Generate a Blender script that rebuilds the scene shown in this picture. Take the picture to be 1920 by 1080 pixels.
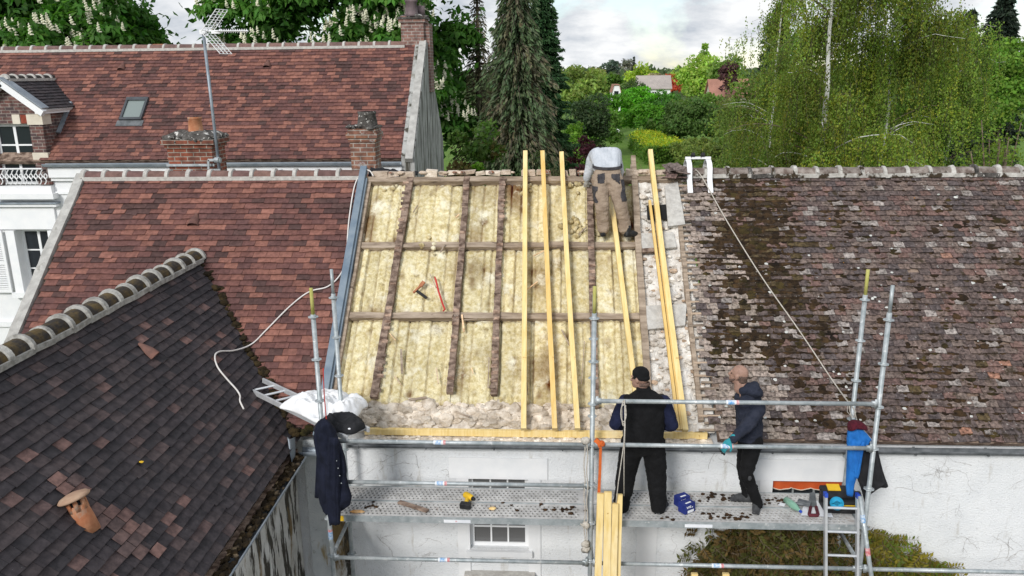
import bpy, math, random
import numpy as np
from math import sin, cos, pi, radians, sqrt
from mathutils import Vector, Matrix, noise as mn
random.seed(11); RNG = np.random.default_rng(5)
for o in list(bpy.data.objects): bpy.data.objects.remove(o)
SC = bpy.context.scene
COL = SC.collection

# ------------------------------------------------------------------ camera
H, F = 8.6, 1500.0
PITCH, YAW, ROLL = radians(15.15), radians(3.2), radians(0.65)
cam = bpy.data.cameras.new('camera'); camo = bpy.data.objects.new('camera', cam); COL.objects.link(camo)
camo.matrix_world = (Matrix.Translation((0, 0, H)) @ Matrix.Rotation(YAW, 4, 'Z') @ Matrix.Rotation(pi/2-PITCH, 4, 'X') @ Matrix.Rotation(-ROLL, 4, 'Z'))
cam.sensor_width = 36; cam.lens = 36*F/1920; cam.clip_start = .1; cam.clip_end = 6000
SC.camera = camo

# ------------------------------------------------------------------ light
SUN_EL, SUN_AZ = radians(31), radians(203)      # azimuth clockwise from +Y: behind the camera, to the left
w = bpy.data.worlds.new('World'); SC.world = w; w.use_nodes = True
nt = w.node_tree; nt.nodes.clear()
def N(nt, t, **k):
    n = nt.nodes.new(t)
    for a, b in k.items(): setattr(n, a, b)
    return n
out = N(nt, 'ShaderNodeOutputWorld'); bg = N(nt, 'ShaderNodeBackground'); bg.inputs[1].default_value = .12
sky = N(nt, 'ShaderNodeTexSky'); sky.sky_type = 'NISHITA'; sky.sun_disc = False
sky.sun_elevation = SUN_EL; sky.sun_rotation = SUN_AZ; sky.air_density = 1.0; sky.dust_density = .3; sky.ozone_density = 2.0
tc = N(nt, 'ShaderNodeTexCoord'); sep = N(nt, 'ShaderNodeSeparateXYZ'); nt.links.new(tc.outputs['Generated'], sep.inputs[0])
zz = N(nt, 'ShaderNodeMath', operation='MAXIMUM'); zz.inputs[1].default_value = 0.0; nt.links.new(sep.outputs[2], zz.inputs[0])
za = N(nt, 'ShaderNodeMath', operation='ADD'); za.inputs[1].default_value = .42; nt.links.new(zz.outputs[0], za.inputs[0])
dx = N(nt, 'ShaderNodeMath', operation='DIVIDE'); dy = N(nt, 'ShaderNodeMath', operation='DIVIDE')
nt.links.new(sep.outputs[0], dx.inputs[0]); nt.links.new(za.outputs[0], dx.inputs[1])
nt.links.new(sep.outputs[1], dy.inputs[0]); nt.links.new(za.outputs[0], dy.inputs[1])
cmb = N(nt, 'ShaderNodeCombineXYZ'); nt.links.new(dx.outputs[0], cmb.inputs[0]); nt.links.new(dy.outputs[0], cmb.inputs[1])
n1 = N(nt, 'ShaderNodeTexNoise'); n1.inputs['Scale'].default_value = 2.1; n1.inputs['Detail'].default_value = 8; n1.inputs['Roughness'].default_value = .58
n1.inputs['Distortion'].default_value = .35
nt.links.new(cmb.outputs[0], n1.inputs['Vector'])
r1 = N(nt, 'ShaderNodeValToRGB'); r1.color_ramp.elements[0].position = .37; r1.color_ramp.elements[1].position = .50
nt.links.new(n1.outputs[0], r1.inputs[0])
mp2 = N(nt, 'ShaderNodeMapping'); mp2.inputs['Location'].default_value = (3.3, 1.7, 0); mp2.inputs['Scale'].default_value = (1, 1.25, 1); nt.links.new(cmb.outputs[0], mp2.inputs[0])
n2 = N(nt, 'ShaderNodeTexNoise'); n2.inputs['Scale'].default_value = 3.4; n2.inputs['Detail'].default_value = 7; n2.inputs['Roughness'].default_value = .6
nt.links.new(mp2.outputs[0], n2.inputs['Vector'])
r2 = N(nt, 'ShaderNodeValToRGB'); r2.color_ramp.elements[0].position = .36; r2.color_ramp.elements[1].position = .58
CK = 7.2
r2.color_ramp.elements[0].color = (.55*CK, .60*CK, .67*CK, 1); r2.color_ramp.elements[1].color = (1.0*CK, 1.01*CK, 1.02*CK, 1)
nt.links.new(n2.outputs[0], r2.inputs[0])
mx = N(nt, 'ShaderNodeMix', data_type='RGBA'); nt.links.new(r1.outputs[0], mx.inputs[0]); nt.links.new(sky.outputs[0], mx.inputs[6]); nt.links.new(r2.outputs[0], mx.inputs[7])
nt.links.new(mx.outputs[2], bg.inputs[0]); nt.links.new(bg.outputs[0], out.inputs[0])

sl = bpy.data.lights.new('sun', 'SUN'); sl.energy = 2.3; sl.angle = radians(15); sl.color = (1, .975, .94)
so = bpy.data.objects.new('sun', sl); COL.objects.link(so)
sd = Vector((sin(SUN_AZ)*cos(SUN_EL), cos(SUN_AZ)*cos(SUN_EL), sin(SUN_EL)))
so.rotation_euler = sd.to_track_quat('Z', 'Y').to_euler(); so.location = (-10, -10, 30)
SC.view_settings.view_transform = 'Standard'; SC.view_settings.look = 'None'; SC.view_settings.exposure = 0.20; SC.view_settings.gamma = 1
try: SC.view_settings.use_curve_mapping = False
except Exception: pass
SC.cycles.max_bounces = 6; SC.cycles.diffuse_bounces = 3; SC.cycles.transparent_max_bounces = 8

# ------------------------------------------------------------------ where a sight line of the survey meets a real plane
RM = np.array(camo.matrix_world)[:3, :3]
def on(px, py, n, p0):
    d = RM @ np.array([(px-960)/F, -(py-540)/F, -1.]); n = np.array(n, float); c = np.array((0, 0, H))
    return Vector(c + (n@(np.array(p0)-c))/(n@d)*d)
def onY(px, py, Y): return on(px, py, (0, 1, 0), (0, Y, 0))
def onZ(px, py, Z): return on(px, py, (0, 0, 1), (0, 0, Z))
RA = radians(42); RU = Vector((0, cos(RA), sin(RA))); RN = Vector((0, -sin(RA), cos(RA))); RO = Vector((0, 9.3, 4.12))
RL = 4.36                                                     # eaves to ridge along the slope
def roof(x, s, h=0): return Vector((x, 0, 0)) + RO + RU*s + RN*h
def RP(px, py, h=0): return on(px, py, RN, RO + RN*h)
def RXS(px, py, h=0):
    p = RP(px, py, h); return p.x, (p-RO).dot(RU)

# ------------------------------------------------------------------ helpers
class MB:
    def __init__(s): s.v = []; s.f = []; s.mi = []; s.c = []; s.cc = (1, 1, 1); s.m = 0
    def raw(s, vs, fs, col=None):
        b = len(s.v); s.v += [tuple(v) for v in vs]; c = col or s.cc; s.c += [c]*len(vs)
        for f in fs: s.f.append(tuple(i+b for i in f)); s.mi.append(s.m)
    def hexa(s, p, col=None): s.raw(p, [(0, 3, 2, 1), (4, 5, 6, 7), (0, 1, 5, 4), (1, 2, 6, 5), (2, 3, 7, 6), (3, 0, 4, 7)], col)
    def box(s, c, size, R=None, col=None, jit=0):
        x, y, z = [k/2 for k in size]; c = Vector(c)
        pts = [Vector(q) for q in ((-x,-y,-z),(x,-y,-z),(x,y,-z),(-x,y,-z),(-x,-y,z),(x,-y,z),(x,y,z),(-x,y,z))]
        if jit: pts = [p + Vector((random.uniform(-jit, jit), random.uniform(-jit, jit), random.uniform(-jit, jit))) for p in pts]
        if R is not None: pts = [R @ p for p in pts]
        s.hexa([p + c for p in pts], col)
    def span(s, a, b, col=None): s.box([(a[i]+b[i])/2 for i in range(3)], [abs(b[i]-a[i]) for i in range(3)], None, col)
    def bar(s, a, b, w, t, up=(0, 0, 1), col=None):           # rectangular bar a->b, w across, t along up
        a, b = Vector(a), Vector(b); d = (b-a).normalized(); up = Vector(up); r = d.cross(up).normalized()*(w/2); u = r.cross(d).normalized()*(t/2)
        s.hexa([a-r-u, a+r-u, b+r-u, b-r-u, a-r+u, a+r+u, b+r+u, b-r+u], col)
    def tube(s, pts, r, seg=8, cap=True, col=None, flat=1.0):
        pts = [Vector(p) for p in pts]; n = len(pts); rs = r if isinstance(r, (list, tuple)) else [r]*n
        vs = []; ref = None
        for i, p in enumerate(pts):
            d = (pts[min(i+1, n-1)]-pts[max(i-1, 0)])
            d = d.normalized() if d.length > 1e-9 else Vector((0, 0, 1))
            if ref is None: ref = Vector((0, 0, 1)) if abs(d.z) < .9 else Vector((1, 0, 0))
            a = (ref - d*ref.dot(d)).normalized(); ref = a; b = d.cross(a)
            vs += [p + (a*cos(2*pi*k/seg) + b*sin(2*pi*k/seg)*flat)*rs[i] for k in range(seg)]
        fs = [(i*seg+k, i*seg+(k+1) % seg, (i+1)*seg+(k+1) % seg, (i+1)*seg+k) for i in range(n-1) for k in range(seg)]
        if cap: fs += [tuple(range(seg-1, -1, -1)), tuple((n-1)*seg+k for k in range(seg))]
        s.raw(vs, fs, col)
    def cap(s, a, b, r0, r1, seg=12, col=None):               # round-ended cone
        a, b = Vector(a), Vector(b); d = (b-a); L = d.length; d = d/L if L > 1e-6 else Vector((0, 0, 1))
        pts = [a-d*r0*.999, a-d*r0*.85, a-d*r0*.5, a, b, b+d*r1*.5, b+d*r1*.85, b+d*r1*.999]
        s.tube(pts, [r0*.05, r0*.527, r0*.866, r0, r1, r1*.866, r1*.527, r1*.05], seg, True, col)
    def ell(s, c, r, R=None, seg=16, ring=10, col=None):
        c = Vector(c); vs = []; 
        for i in range(1, ring):
            t = pi*i/ring
            for k in range(seg):
                p = Vector((r[0]*sin(t)*cos(2*pi*k/seg), r[1]*sin(t)*sin(2*pi*k/seg), r[2]*cos(t))); vs.append(c + (R @ p if R is not None else p))
        top = Vector((0, 0, r[2])); bot = Vector((0, 0, -r[2]))
        vs += [c + (R @ top if R is not None else top), c + (R @ bot if R is not None else bot)]
        fs = [(i*seg+k, (i+1)*seg+k, (i+1)*seg+(k+1) % seg, i*seg+(k+1) % seg) for i in range(ring-2) for k in range(seg)]
        T = (ring-1)*seg; fs += [(T, k, (k+1) % seg) for k in range(seg)] + [(T+1, (ring-2)*seg+(k+1) % seg, (ring-2)*seg+k) for k in range(seg)]
        s.raw(vs, fs, col)
    def loft(s, secs, cap=True, col=None):
        n = len(secs[0]); vs = [p for q in secs for p in q]
        fs = [(i*n+k, i*n+(k+1) % n, (i+1)*n+(k+1) % n, (i+1)*n+k) for i in range(len(secs)-1) for k in range(n)]
        if cap: fs += [tuple(range(n-1, -1, -1)), tuple((len(secs)-1)*n+k for k in range(n))]
        s.raw(vs, fs, col)
    def lathe(s, base, prof, axis=(0, 0, 1), seg=16, col=None):
        s.tube([Vector(base)+Vector(axis).normalized()*h for r, h in prof], [r for r, h in prof], seg, True, col)
    def prism(s, pts, vec, col=None):
        n = len(pts); pts = [Vector(p) for p in pts]; v = Vector(vec)
        s.raw(pts + [p+v for p in pts], [tuple(range(n-1, -1, -1)), tuple(range(n, 2*n))] + [(k, (k+1) % n, n+(k+1) % n, n+k) for k in range(n)], col)
    def grid(s, nu, nv, fn, col=None):
        vs = [fn(i/(nu-1), j/(nv-1)) for j in range(nv) for i in range(nu)]
        s.raw(vs, [(j*nu+i, j*nu+i+1, (j+1)*nu+i+1, (j+1)*nu+i) for j in range(nv-1) for i in range(nu-1)], col)
    def stone(s, c, r, col=None, rough=.35, seed=None):
        sd = seed if seed is not None else random.random()*99
        R = Matrix.Rotation(random.random()*6, 3, 'Z') @ Matrix.Rotation(random.random()*6, 3, 'X')
        vs, fs = ICO2
        s.raw([Vector(c) + Vector([ (R@(v*(1+rough*mn.noise(v*1.3+Vector((sd, sd*2, 0)))+.12*mn.noise(v*4+Vector((0, sd, 0)))))) [k]*r[k] for k in range(3)]) for v in vs], fs, col)
    def build(s, name, mats, parent=None, smooth=False, loc=None, bevel=0):
        me = bpy.data.meshes.new(name)
        vs = s.v if loc is None else [(v[0]-loc[0], v[1]-loc[1], v[2]-loc[2]) for v in s.v]
        me.from_pydata(vs, [], s.f)
        mats = mats if isinstance(mats, (list, tuple)) else [mats]
        for m in mats: me.materials.append(m)
        me.polygons.foreach_set('material_index', s.mi)
        a = me.attributes.new('col', 'FLOAT_COLOR', 'POINT'); a.data.foreach_set('color', np.c_[np.array(s.c, float), np.ones(len(s.c))].ravel().astype(np.float32))
        if smooth: me.polygons.foreach_set('use_smooth', [True]*len(me.polygons))
        me.update()
        o = bpy.data.objects.new(name, me); COL.objects.link(o)
        if loc is not None: o.location = loc
        if bevel:
            b = o.modifiers.new('bevel', 'BEVEL'); b.width = bevel; b.segments = 2; b.limit_method = 'ANGLE'
        if parent is not None: attach(o, parent)
        return o
def ico2():
    import bmesh
    bm = bmesh.new(); bmesh.ops.create_icosphere(bm, subdivisions=2, radius=1)
    vs = [v.co.copy() for v in bm.verts]; fs = [tuple(v.index for v in f.verts) for f in bm.faces]; bm.free(); return vs, fs
ICO2 = ico2()
def attach(o, p):
    o.parent = p
    o.matrix_parent_inverse = Matrix.Translation(-Vector(p.location))
def tag(o, label=None, cat=None, group=None, kind=None):
    if label: o['label'] = label
    if cat: o['category'] = cat
    if group: o['group'] = group
    if kind: o['kind'] = kind
    return o
def thing(name, label, cat, loc=(0, 0, 0), group=None, kind='thing'):
    o = bpy.data.objects.new(name, None); COL.objects.link(o); o.location = loc; o.empty_display_size = .2
    return tag(o, label, cat, group, kind)
def copy_thing(src, loc, label=None, rotz=None):
    c = src.copy(); COL.objects.link(c); c.location = loc
    if rotz is not None: c.rotation_euler.z = rotz
    if label: c['label'] = label
    for ch in src.children:
        d = ch.copy(); COL.objects.link(d); d.parent = c
        for g in ch.children:
            e = g.copy(); COL.objects.link(e); e.parent = d
    return c

def mat(name, c1, c2=None, scale=6, rough=.8, metal=0, bump=0, bscale=None, attr=False, ramp=(.35, .65), stretch=None, spots=None, spots2=None, detail=7, spec=.3, distort=0):
    """noise between two colours (times the mesh's own colours if attr), optional spots (colour, scale, threshold, softness)"""
    m = bpy.data.materials.new(name); m.use_nodes = True; nt = m.node_tree; L = nt.links.new
    b = nt.nodes['Principled BSDF']; b.inputs['Roughness'].default_value = rough; b.inputs['Metallic'].default_value = metal
    b.inputs['Specular IOR Level'].default_value = spec
    c2 = c2 or c1
    tc = N(nt, 'ShaderNodeTexCoord'); mp = N(nt, 'ShaderNodeMapping'); L(tc.outputs['Object'], mp.inputs[0])
    if stretch: mp.inputs['Scale'].default_value = stretch
    no = N(nt, 'ShaderNodeTexNoise'); no.inputs['Scale'].default_value = scale; no.inputs['Detail'].default_value = detail; no.inputs['Roughness'].default_value = .6
    no.inputs['Distortion'].default_value = distort
    L(mp.outputs[0], no.inputs['Vector'])
    r = N(nt, 'ShaderNodeValToRGB'); r.color_ramp.elements[0].position, r.color_ramp.elements[1].position = ramp
    r.color_ramp.elements[0].color = (*c1, 1); r.color_ramp.elements[1].color = (*c2, 1); L(no.outputs[0], r.inputs[0])
    cur = r.outputs[0]
    if attr:
        at = N(nt, 'ShaderNodeAttribute'); at.attribute_name = 'col'
        mx = N(nt, 'ShaderNodeMix', data_type='RGBA', blend_type='MULTIPLY'); mx.inputs[0].default_value = 1
        L(cur, mx.inputs[6]); L(at.outputs['Color'], mx.inputs[7]); cur = mx.outputs[2]
    for sp in (spots, spots2):
        if not sp: continue
        col, sc, th, soft = sp[:4]
        mp2 = N(nt, 'ShaderNodeMapping'); L(tc.outputs['Object'], mp2.inputs[0]); mp2.inputs['Location'].default_value = (sc*.37, 2.1, sc*.11)
        if len(sp) > 4: mp2.inputs['Scale'].default_value = sp[4]
        n2 = N(nt, 'ShaderNodeTexNoise'); n2.inputs['Scale'].default_value = sc; n2.inputs['Detail'].default_value = 5; n2.inputs['Roughness'].default_value = .65
        L(mp2.outputs[0], n2.inputs['Vector'])
        rr = N(nt, 'ShaderNodeValToRGB'); rr.color_ramp.elements[0].position = th; rr.color_ramp.elements[1].position = th+soft; L(n2.outputs[0], rr.inputs[0])
        mx = N(nt, 'ShaderNodeMix', data_type='RGBA'); L(rr.outputs[0], mx.inputs[0]); L(cur, mx.inputs[6]); mx.inputs[7].default_value = (*col, 1); cur = mx.outputs[2]
    L(cur, b.inputs['Base Color'])
    if bump:
        nb = N(nt, 'ShaderNodeTexNoise'); nb.inputs['Scale'].default_value = bscale or scale*4; nb.inputs['Detail'].default_value = 6
        L(mp.outputs[0], nb.inputs['Vector'])
        bp = N(nt, 'ShaderNodeBump'); bp.inputs['Strength'].default_value = bump; bp.inputs['Distance'].default_value = .02
        L(nb.outputs[0], bp.inputs['Height']); L(bp.outputs[0], b.inputs['Normal'])
    return m
def leafmat(name, trans=.3, rough=.6):
    m = bpy.data.materials.new(name); m.use_nodes = True; nt = m.node_tree; L = nt.links.new
    b = nt.nodes['Principled BSDF']; b.inputs['Roughness'].default_value = rough; b.inputs['Specular IOR Level'].default_value = .25
    at = N(nt, 'ShaderNodeAttribute'); at.attribute_name = 'col'
    L(at.outputs['Color'], b.inputs['Base Color'])
    tr = N(nt, 'ShaderNodeBsdfTranslucent'); hs = N(nt, 'ShaderNodeHueSaturation'); hs.inputs['Value'].default_value = 1.5; hs.inputs['Saturation'].default_value = 1.1
    L(at.outputs['Color'], hs.inputs['Color']); L(hs.outputs[0], tr.inputs[0])
    ms = N(nt, 'ShaderNodeMixShader'); ms.inputs[0].default_value = trans
    o = nt.nodes['Material Output']; L(b.outputs[0], ms.inputs[1]); L(tr.outputs[0], ms.inputs[2]); L(ms.outputs[0], o.inputs[0])
    return m
def brickmat(name, c1, c2, mortar, sx=.22, sz=.07, spots=None):
    m = bpy.data.materials.new(name); m.use_nodes = True; nt = m.node_tree; L = nt.links.new
    b = nt.nodes['Principled BSDF']; b.inputs['Roughness'].default_value = .9
    tc = N(nt, 'ShaderNodeTexCoord'); sp = N(nt, 'ShaderNodeSeparateXYZ'); L(tc.outputs['Object'], sp.inputs[0])
    ad = N(nt, 'ShaderNodeMath', operation='ADD'); L(sp.outputs[0], ad.inputs[0]); L(sp.outputs[1], ad.inputs[1])
    cb = N(nt, 'ShaderNodeCombineXYZ'); L(ad.outputs[0], cb.inputs[0]); L(sp.outputs[2], cb.inputs[1])
    br = N(nt, 'ShaderNodeTexBrick'); br.inputs['Scale'].default_value = 1; br.inputs['Brick Width'].default_value = sx; br.inputs['Row Height'].default_value = sz
    br.inputs['Mortar Size'].default_value = .008; br.inputs['Color1'].default_value = (*c1, 1); br.inputs['Color2'].default_value = (*c2, 1); br.inputs['Mortar'].default_value = (*mortar, 1)
    L(cb.outputs[0], br.inputs['Vector'])
    no = N(nt, 'ShaderNodeTexNoise'); no.inputs['Scale'].default_value = 9; no.inputs['Detail'].default_value = 8; L(tc.outputs['Object'], no.inputs['Vector'])
    r = N(nt, 'ShaderNodeValToRGB'); r.color_ramp.elements[0].position = .3; r.color_ramp.elements[1].position = .7
    r.color_ramp.elements[0].color = (.45, .42, .4, 1); r.color_ramp.elements[1].color = (1.3, 1.25, 1.2, 1); L(no.outputs[0], r.inputs[0])
    mx = N(nt, 'ShaderNodeMix', data_type='RGBA', blend_type='MULTIPLY'); mx.inputs[0].default_value = 1; L(br.outputs[0], mx.inputs[6]); L(r.outputs[0], mx.inputs[7])
    cur = mx.outputs[2]
    if spots:
        col, sc, th, soft = spots
        n2 = N(nt, 'ShaderNodeTexNoise'); n2.inputs['Scale'].default_value = sc; n2.inputs['Detail'].default_value = 8; n2.inputs['Roughness'].default_value = .7; L(tc.outputs['Object'], n2.inputs['Vector'])
        rr = N(nt, 'ShaderNodeValToRGB'); rr.color_ramp.elements[0].position = th; rr.color_ramp.elements[1].position = th+soft; L(n2.outputs[0], rr.inputs[0])
        m2 = N(nt, 'ShaderNodeMix', data_type='RGBA'); L(rr.outputs[0], m2.inputs[0]); L(cur, m2.inputs[6]); m2.inputs[7].default_value = (*col, 1); cur = m2.outputs[2]
    L(cur, b.inputs['Base Color'])
    bp = N(nt, 'ShaderNodeBump'); bp.inputs['Strength'].default_value = .6; bp.inputs['Distance'].default_value = .02; L(br.outputs['Fac'], bp.inputs['Height']); bp.invert = True
    L(bp.outputs[0], b.inputs['Normal'])
    return m
def glassmat(name, col=(.02, .025, .03), rough=.05):
    m = bpy.data.materials.new(name); m.use_nodes = True; b = m.node_tree.nodes['Principled BSDF']
    b.inputs['Base Color'].default_value = (*col, 1); b.inputs['Roughness'].default_value = rough; b.inputs['Specular IOR Level'].default_value = .6
    return m

M = {}
M['render'] = mat('white_render', (.72, .735, .745), (.79, .80, .805), 3, .95, bump=.6, bscale=55, spots=((.52, .50, .46), 5, .60, .16, (1.6, 1.6, .35)), spots2=((.58, .585, .58), 26, .60, .1))
M['smooth_white'] = mat('white_trim', (.76, .77, .78), (.83, .83, .83), 4, .7)
M['grey_render'] = mat('grey_render', (.50, .53, .54), (.62, .64, .64), 5, .9, bump=.4, bscale=60, spots=((.24, .23, .20), 9, .60, .1), spots2=((.33, .26, .14), 3.0, .62, .1, (3, 3, .5)))
M['stained'] = mat('stained_render', (.46, .45, .41), (.66, .66, .64), 3, .95, bump=.5, bscale=50, spots=((.055, .05, .04), 6.0, .50, .05, (1, 1.3, .22)), spots2=((.22, .155, .07), 3.0, .58, .07, (1, 1.6, .3)))
M['gable'] = mat('weathered_gable', (.30, .30, .285), (.46, .46, .44), 3, .95, bump=.4, bscale=40, spots=((.075, .07, .055), 4.0, .50, .10, (1, 1.6, .12)), spots2=((.14, .13, .09), 1.2, .58, .12, (1, 1, .4)))
M['coping'] = mat('mortar_coping', (.34, .33, .31), (.50, .49, .46), 7, .95, bump=.5, bscale=50, spots=((.16, .15, .12), 6, .62, .1))
M['mortar'] = mat('mortar', (.42, .40, .37), (.58, .56, .52), 14, .95, bump=.5, bscale=60)
M['tile'] = mat('clay_tile', (.74, .74, .74), (1.22, 1.21, 1.2), 16, .85, bump=.25, bscale=70, attr=True, spots=((.085, .062, .058), 2.0, .62, .26), detail=9, spec=.15)
M['tile_dark'] = mat('dark_tile', (.6, .6, .62), (1.3, 1.28, 1.26), 13, .8, bump=.25, bscale=70, attr=True, spots=((.30, .31, .29), 34, .70, .05), detail=9)
M['tile_old'] = mat('lichen_tile', (.36, .345, .335), (1.5, 1.46, 1.42), 24, .92, bump=.6, bscale=45, attr=True, spots=((.46, .45, .42), 26, .645, .05), spots2=((.050, .036, .022), 5.5, .585, .08), detail=9)
M['ridge'] = mat('ridge_tile', (.75, .75, .75), (1.2, 1.2, 1.2), 12, .85, bump=.3, bscale=50, attr=True)
M['ridge_moss'] = mat('mossy_ridge', (.040, .034, .030), (.125, .085, .032), 8, .9, bump=.5, bscale=40, ramp=(.42, .66), attr=True)
M['ridge_old'] = mat('lichen_ridge', (.13, .095, .08), (.32, .28, .25), 9, .95, bump=.6, bscale=40, attr=True, spots=((.04, .03, .018), 6, .58, .1), spots2=((.58, .57, .53), 17, .64, .05))
M['moss'] = mat('moss', (.014, .010, .006), (.060, .040, .018), 11, 1, bump=1, bscale=60, attr=True)
M['zinc'] = mat('zinc', (.22, .26, .30), (.34, .38, .42), 5, .5, .35, bump=.05)
M['zinc_dark'] = mat('old_zinc', (.09, .10, .105), (.19, .20, .21), 7, .65, .2)
M['flash'] = mat('blue_grey_flashing', (.15, .20, .255), (.24, .29, .335), 4, .5, .2)
M['galv'] = mat('galvanised_steel', (.30, .34, .35), (.50, .53, .54), 9, .5, .35, bump=.08, spots=((.68, .69, .68), 14, .60, .1), spots2=((.24, .23, .2), 7, .66, .08))
M['deck'] = mat('steel_deck', (.40, .39, .375), (.62, .61, .59), 7, .65, .1, spots=((.30, .20, .15), 5, .62, .12))
M['alu'] = mat('aluminium', (.60, .62, .64), (.74, .75, .76), 8, .4, .5)
M['timber'] = mat('new_timber', (.74, .55, .21), (.86, .70, .35), 3, .75, attr=True, stretch=(9, 1.2, 1.2), bump=.08, bscale=20, spots=((.46, .26, .08), 9, .665, .06), spots2=((.88, .74, .46), 2, .54, .2, (1, .4, .4)))
M['old_wood'] = mat('old_rafter', (.095, .060, .044), (.34, .25, .195), 14, .95, bump=.8, bscale=60, stretch=(.55, 1, 1), attr=True, ramp=(.38, .62), spots=((.42, .36, .30), 9, .67, .06))
M['grey_wood'] = mat('grey_purlin', (.22, .165, .12), (.46, .37, .285), 7, .95, bump=.8, bscale=30, stretch=(.3, 2, 2), attr=True, spots=((.10, .07, .05), 5, .62, .07, (.4, 2, 2)))
M['wool'] = mat('glass_wool', (.53, .43, .20), (.80, .72, .48), 17, 1, bump=1, bscale=42, attr=True, spots=((.26, .19, .08), 4.5, .60, .13), spots2=((.82, .77, .60), 3.4, .55, .14), detail=9)
M['rubble'] = mat('limestone_rubble', (.50, .43, .35), (.78, .72, .64), 9, .98, bump=.9, bscale=35, attr=True, spots=((.22, .15, .09), 6, .64, .08))
M['plaster'] = mat('lime_plaster', (.58, .53, .47), (.84, .82, .78), 7, .98, bump=1, bscale=26, attr=True, spots=((.30, .25, .2), 4, .62, .1))
M['brick_red'] = brickmat('red_brick', (.26, .075, .04), (.16, .06, .04), (.33, .29, .25))
M['brick_old'] = brickmat('lichen_brick', (.26, .12, .07), (.20, .10, .075), (.36, .33, .30), spots=((.48, .46, .45), 5, .56, .12))
M['brick_pale'] = brickmat('pale_brick', (.27, .15, .12), (.22, .13, .115), (.36, .33, .31), sx=.2)
M['brick_dormer'] = brickmat('dormer_brick', (.19, .085, .07), (.085, .06, .065), (.27, .24, .22), sx=.2)
M['lichen_cap'] = mat('lichen_cap', (.04, .037, .033), (.14, .13, .12), 9, 1, bump=1, bscale=40, spots=((.66, .64, .60), 12, .57, .06))
M['pot_dark'] = mat('dark_pot', (.10, .075, .08), (.20, .15, .155), 6, .7)
M['terracotta'] = mat('terracotta', (.36, .13, .06), (.50, .24, .13), 6, .85, bump=.2, bscale=40, spots=((.34, .28, .22), 5, .58, .12))
M['glass_grey'] = glassmat('curtain_grey_glass', (.13, .13, .13), .12)  # curtain grey and reflection put into a lighter pane colour
M['ridge_mortar'] = mat('ridge_mortar', (.34, .32, .29), (.60, .58, .54), 9, .95, bump=.6, bscale=40, spots=((.05, .036, .022), 5, .52, .07))
M['white_paint'] = mat('white_paint', (.80, .81, .82), (.86, .86, .86), 5, .5)
M['cream'] = mat('cream_stone', (.62, .56, .46), (.72, .66, .55), 5, .9)
M['glass'] = glassmat('window_glass'); M['glass_sky'] = glassmat('roof_window_glass', (.20, .24, .23), .08)
M['dark'] = mat('dark_interior', (.012, .012, .013), (.02, .02, .02), 4, .9)
M['curtain'] = mat('curtain', (.10, .08, .075), (.2, .16, .15), 5, .95, stretch=(6, 6, .3))
M['orange'] = mat('orange_awning', (.55, .085, .02), (.68, .13, .035), 5, .8)
M['navy'] = mat('navy_cloth', (.005, .007, .016), (.012, .015, .032), 9, .95, spots=((.06, .07, .10), 40, .72, .03), bump=.3, bscale=30)
M['navy2'] = mat('slate_hoodie', (.014, .018, .032), (.030, .034, .052), 12, .95, bump=.3, bscale=60)
M['black'] = mat('black_cloth', (.003, .003, .0035), (.008, .008, .009), 10, .95, bump=.3, bscale=50)
M['royal'] = mat('dark_blue_sleeve', (.006, .009, .030), (.012, .016, .048), 10, .9)
M['blue'] = mat('blue_cloth', (.012, .12, .42), (.02, .19, .58), 6, .75, bump=.3, bscale=25)
M['charcoal'] = mat('charcoal_coat', (.012, .013, .015), (.026, .026, .029), 8, .97, bump=.3, bscale=25)
M['maroon'] = mat('maroon_knit', (.055, .006, .014), (.11, .012, .025), 40, .95, bump=.6, bscale=120)
M['grey_shirt'] = mat('pale_grey_shirt', (.43, .46, .50), (.55, .575, .615), 8, .9, bump=.3, bscale=25)
M['khaki'] = mat('khaki_trousers', (.26, .195, .145), (.36, .28, .21), 7, .95, bump=.3, bscale=40)
M['pocket'] = mat('grey_pocket', (.035, .033, .038), (.07, .066, .07), 12, .95)
M['skin'] = mat('skin', (.28, .165, .125), (.37, .225, .17), 20, .55)
M['stubble'] = mat('cropped_hair', (.07, .05, .042), (.17, .105, .08), 60, .85)
M['glove'] = mat('teal_glove', (.02, .22, .27), (.05, .35, .40), 12, .8)
M['glove_grey'] = mat('grey_glove', (.35, .34, .33), (.5, .5, .48), 12, .9)
M['boot'] = mat('grey_boot', (.03, .031, .034), (.075, .077, .08), 14, .85, spots=((.2, .19, .18), 20, .66, .1))
M['bag'] = mat('white_bag', (.78, .79, .80), (.88, .88, .88), 5, .6, bump=.3, bscale=14)
M['rope'] = mat('pale_rope', (.40, .36, .30), (.62, .58, .52), 60, .95)
M['cable'] = mat('white_cable', (.66, .62, .58), (.78, .75, .72), 8, .6)
M['strap'] = mat('orange_strap', (.52, .10, .02), (.66, .15, .03), 20, .8)
M['yellow'] = mat('tool_yellow', (.65, .40, .02), (.78, .5, .03), 9, .5)
M['black_plastic'] = mat('black_plastic', (.010, .010, .011), (.025, .025, .026), 12, .5)
M['red'] = mat('red_paint', (.45, .03, .025), (.58, .06, .05), 9, .5)
M['box_blue'] = mat('navy_carton', (.012, .022, .15), (.02, .035, .21), 6, .5)
M['cyan'] = mat('cyan_tape', (.02, .30, .52), (.03, .38, .62), 9, .5)
M['paper'] = mat('paper', (.70, .72, .76), (.82, .83, .85), 8, .8)
M['sticker_blue'] = mat('blue_sticker', (.10, .32, .62), (.72, .76, .80), 38, .5)
M['sticker_red'] = mat('red_sticker', (.55, .13, .14), (.72, .50, .50), 38, .5)
M['yellow_paint'] = mat('yellow_green_paint', (.36, .35, .08), (.50, .47, .16), 9, .7)
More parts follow.
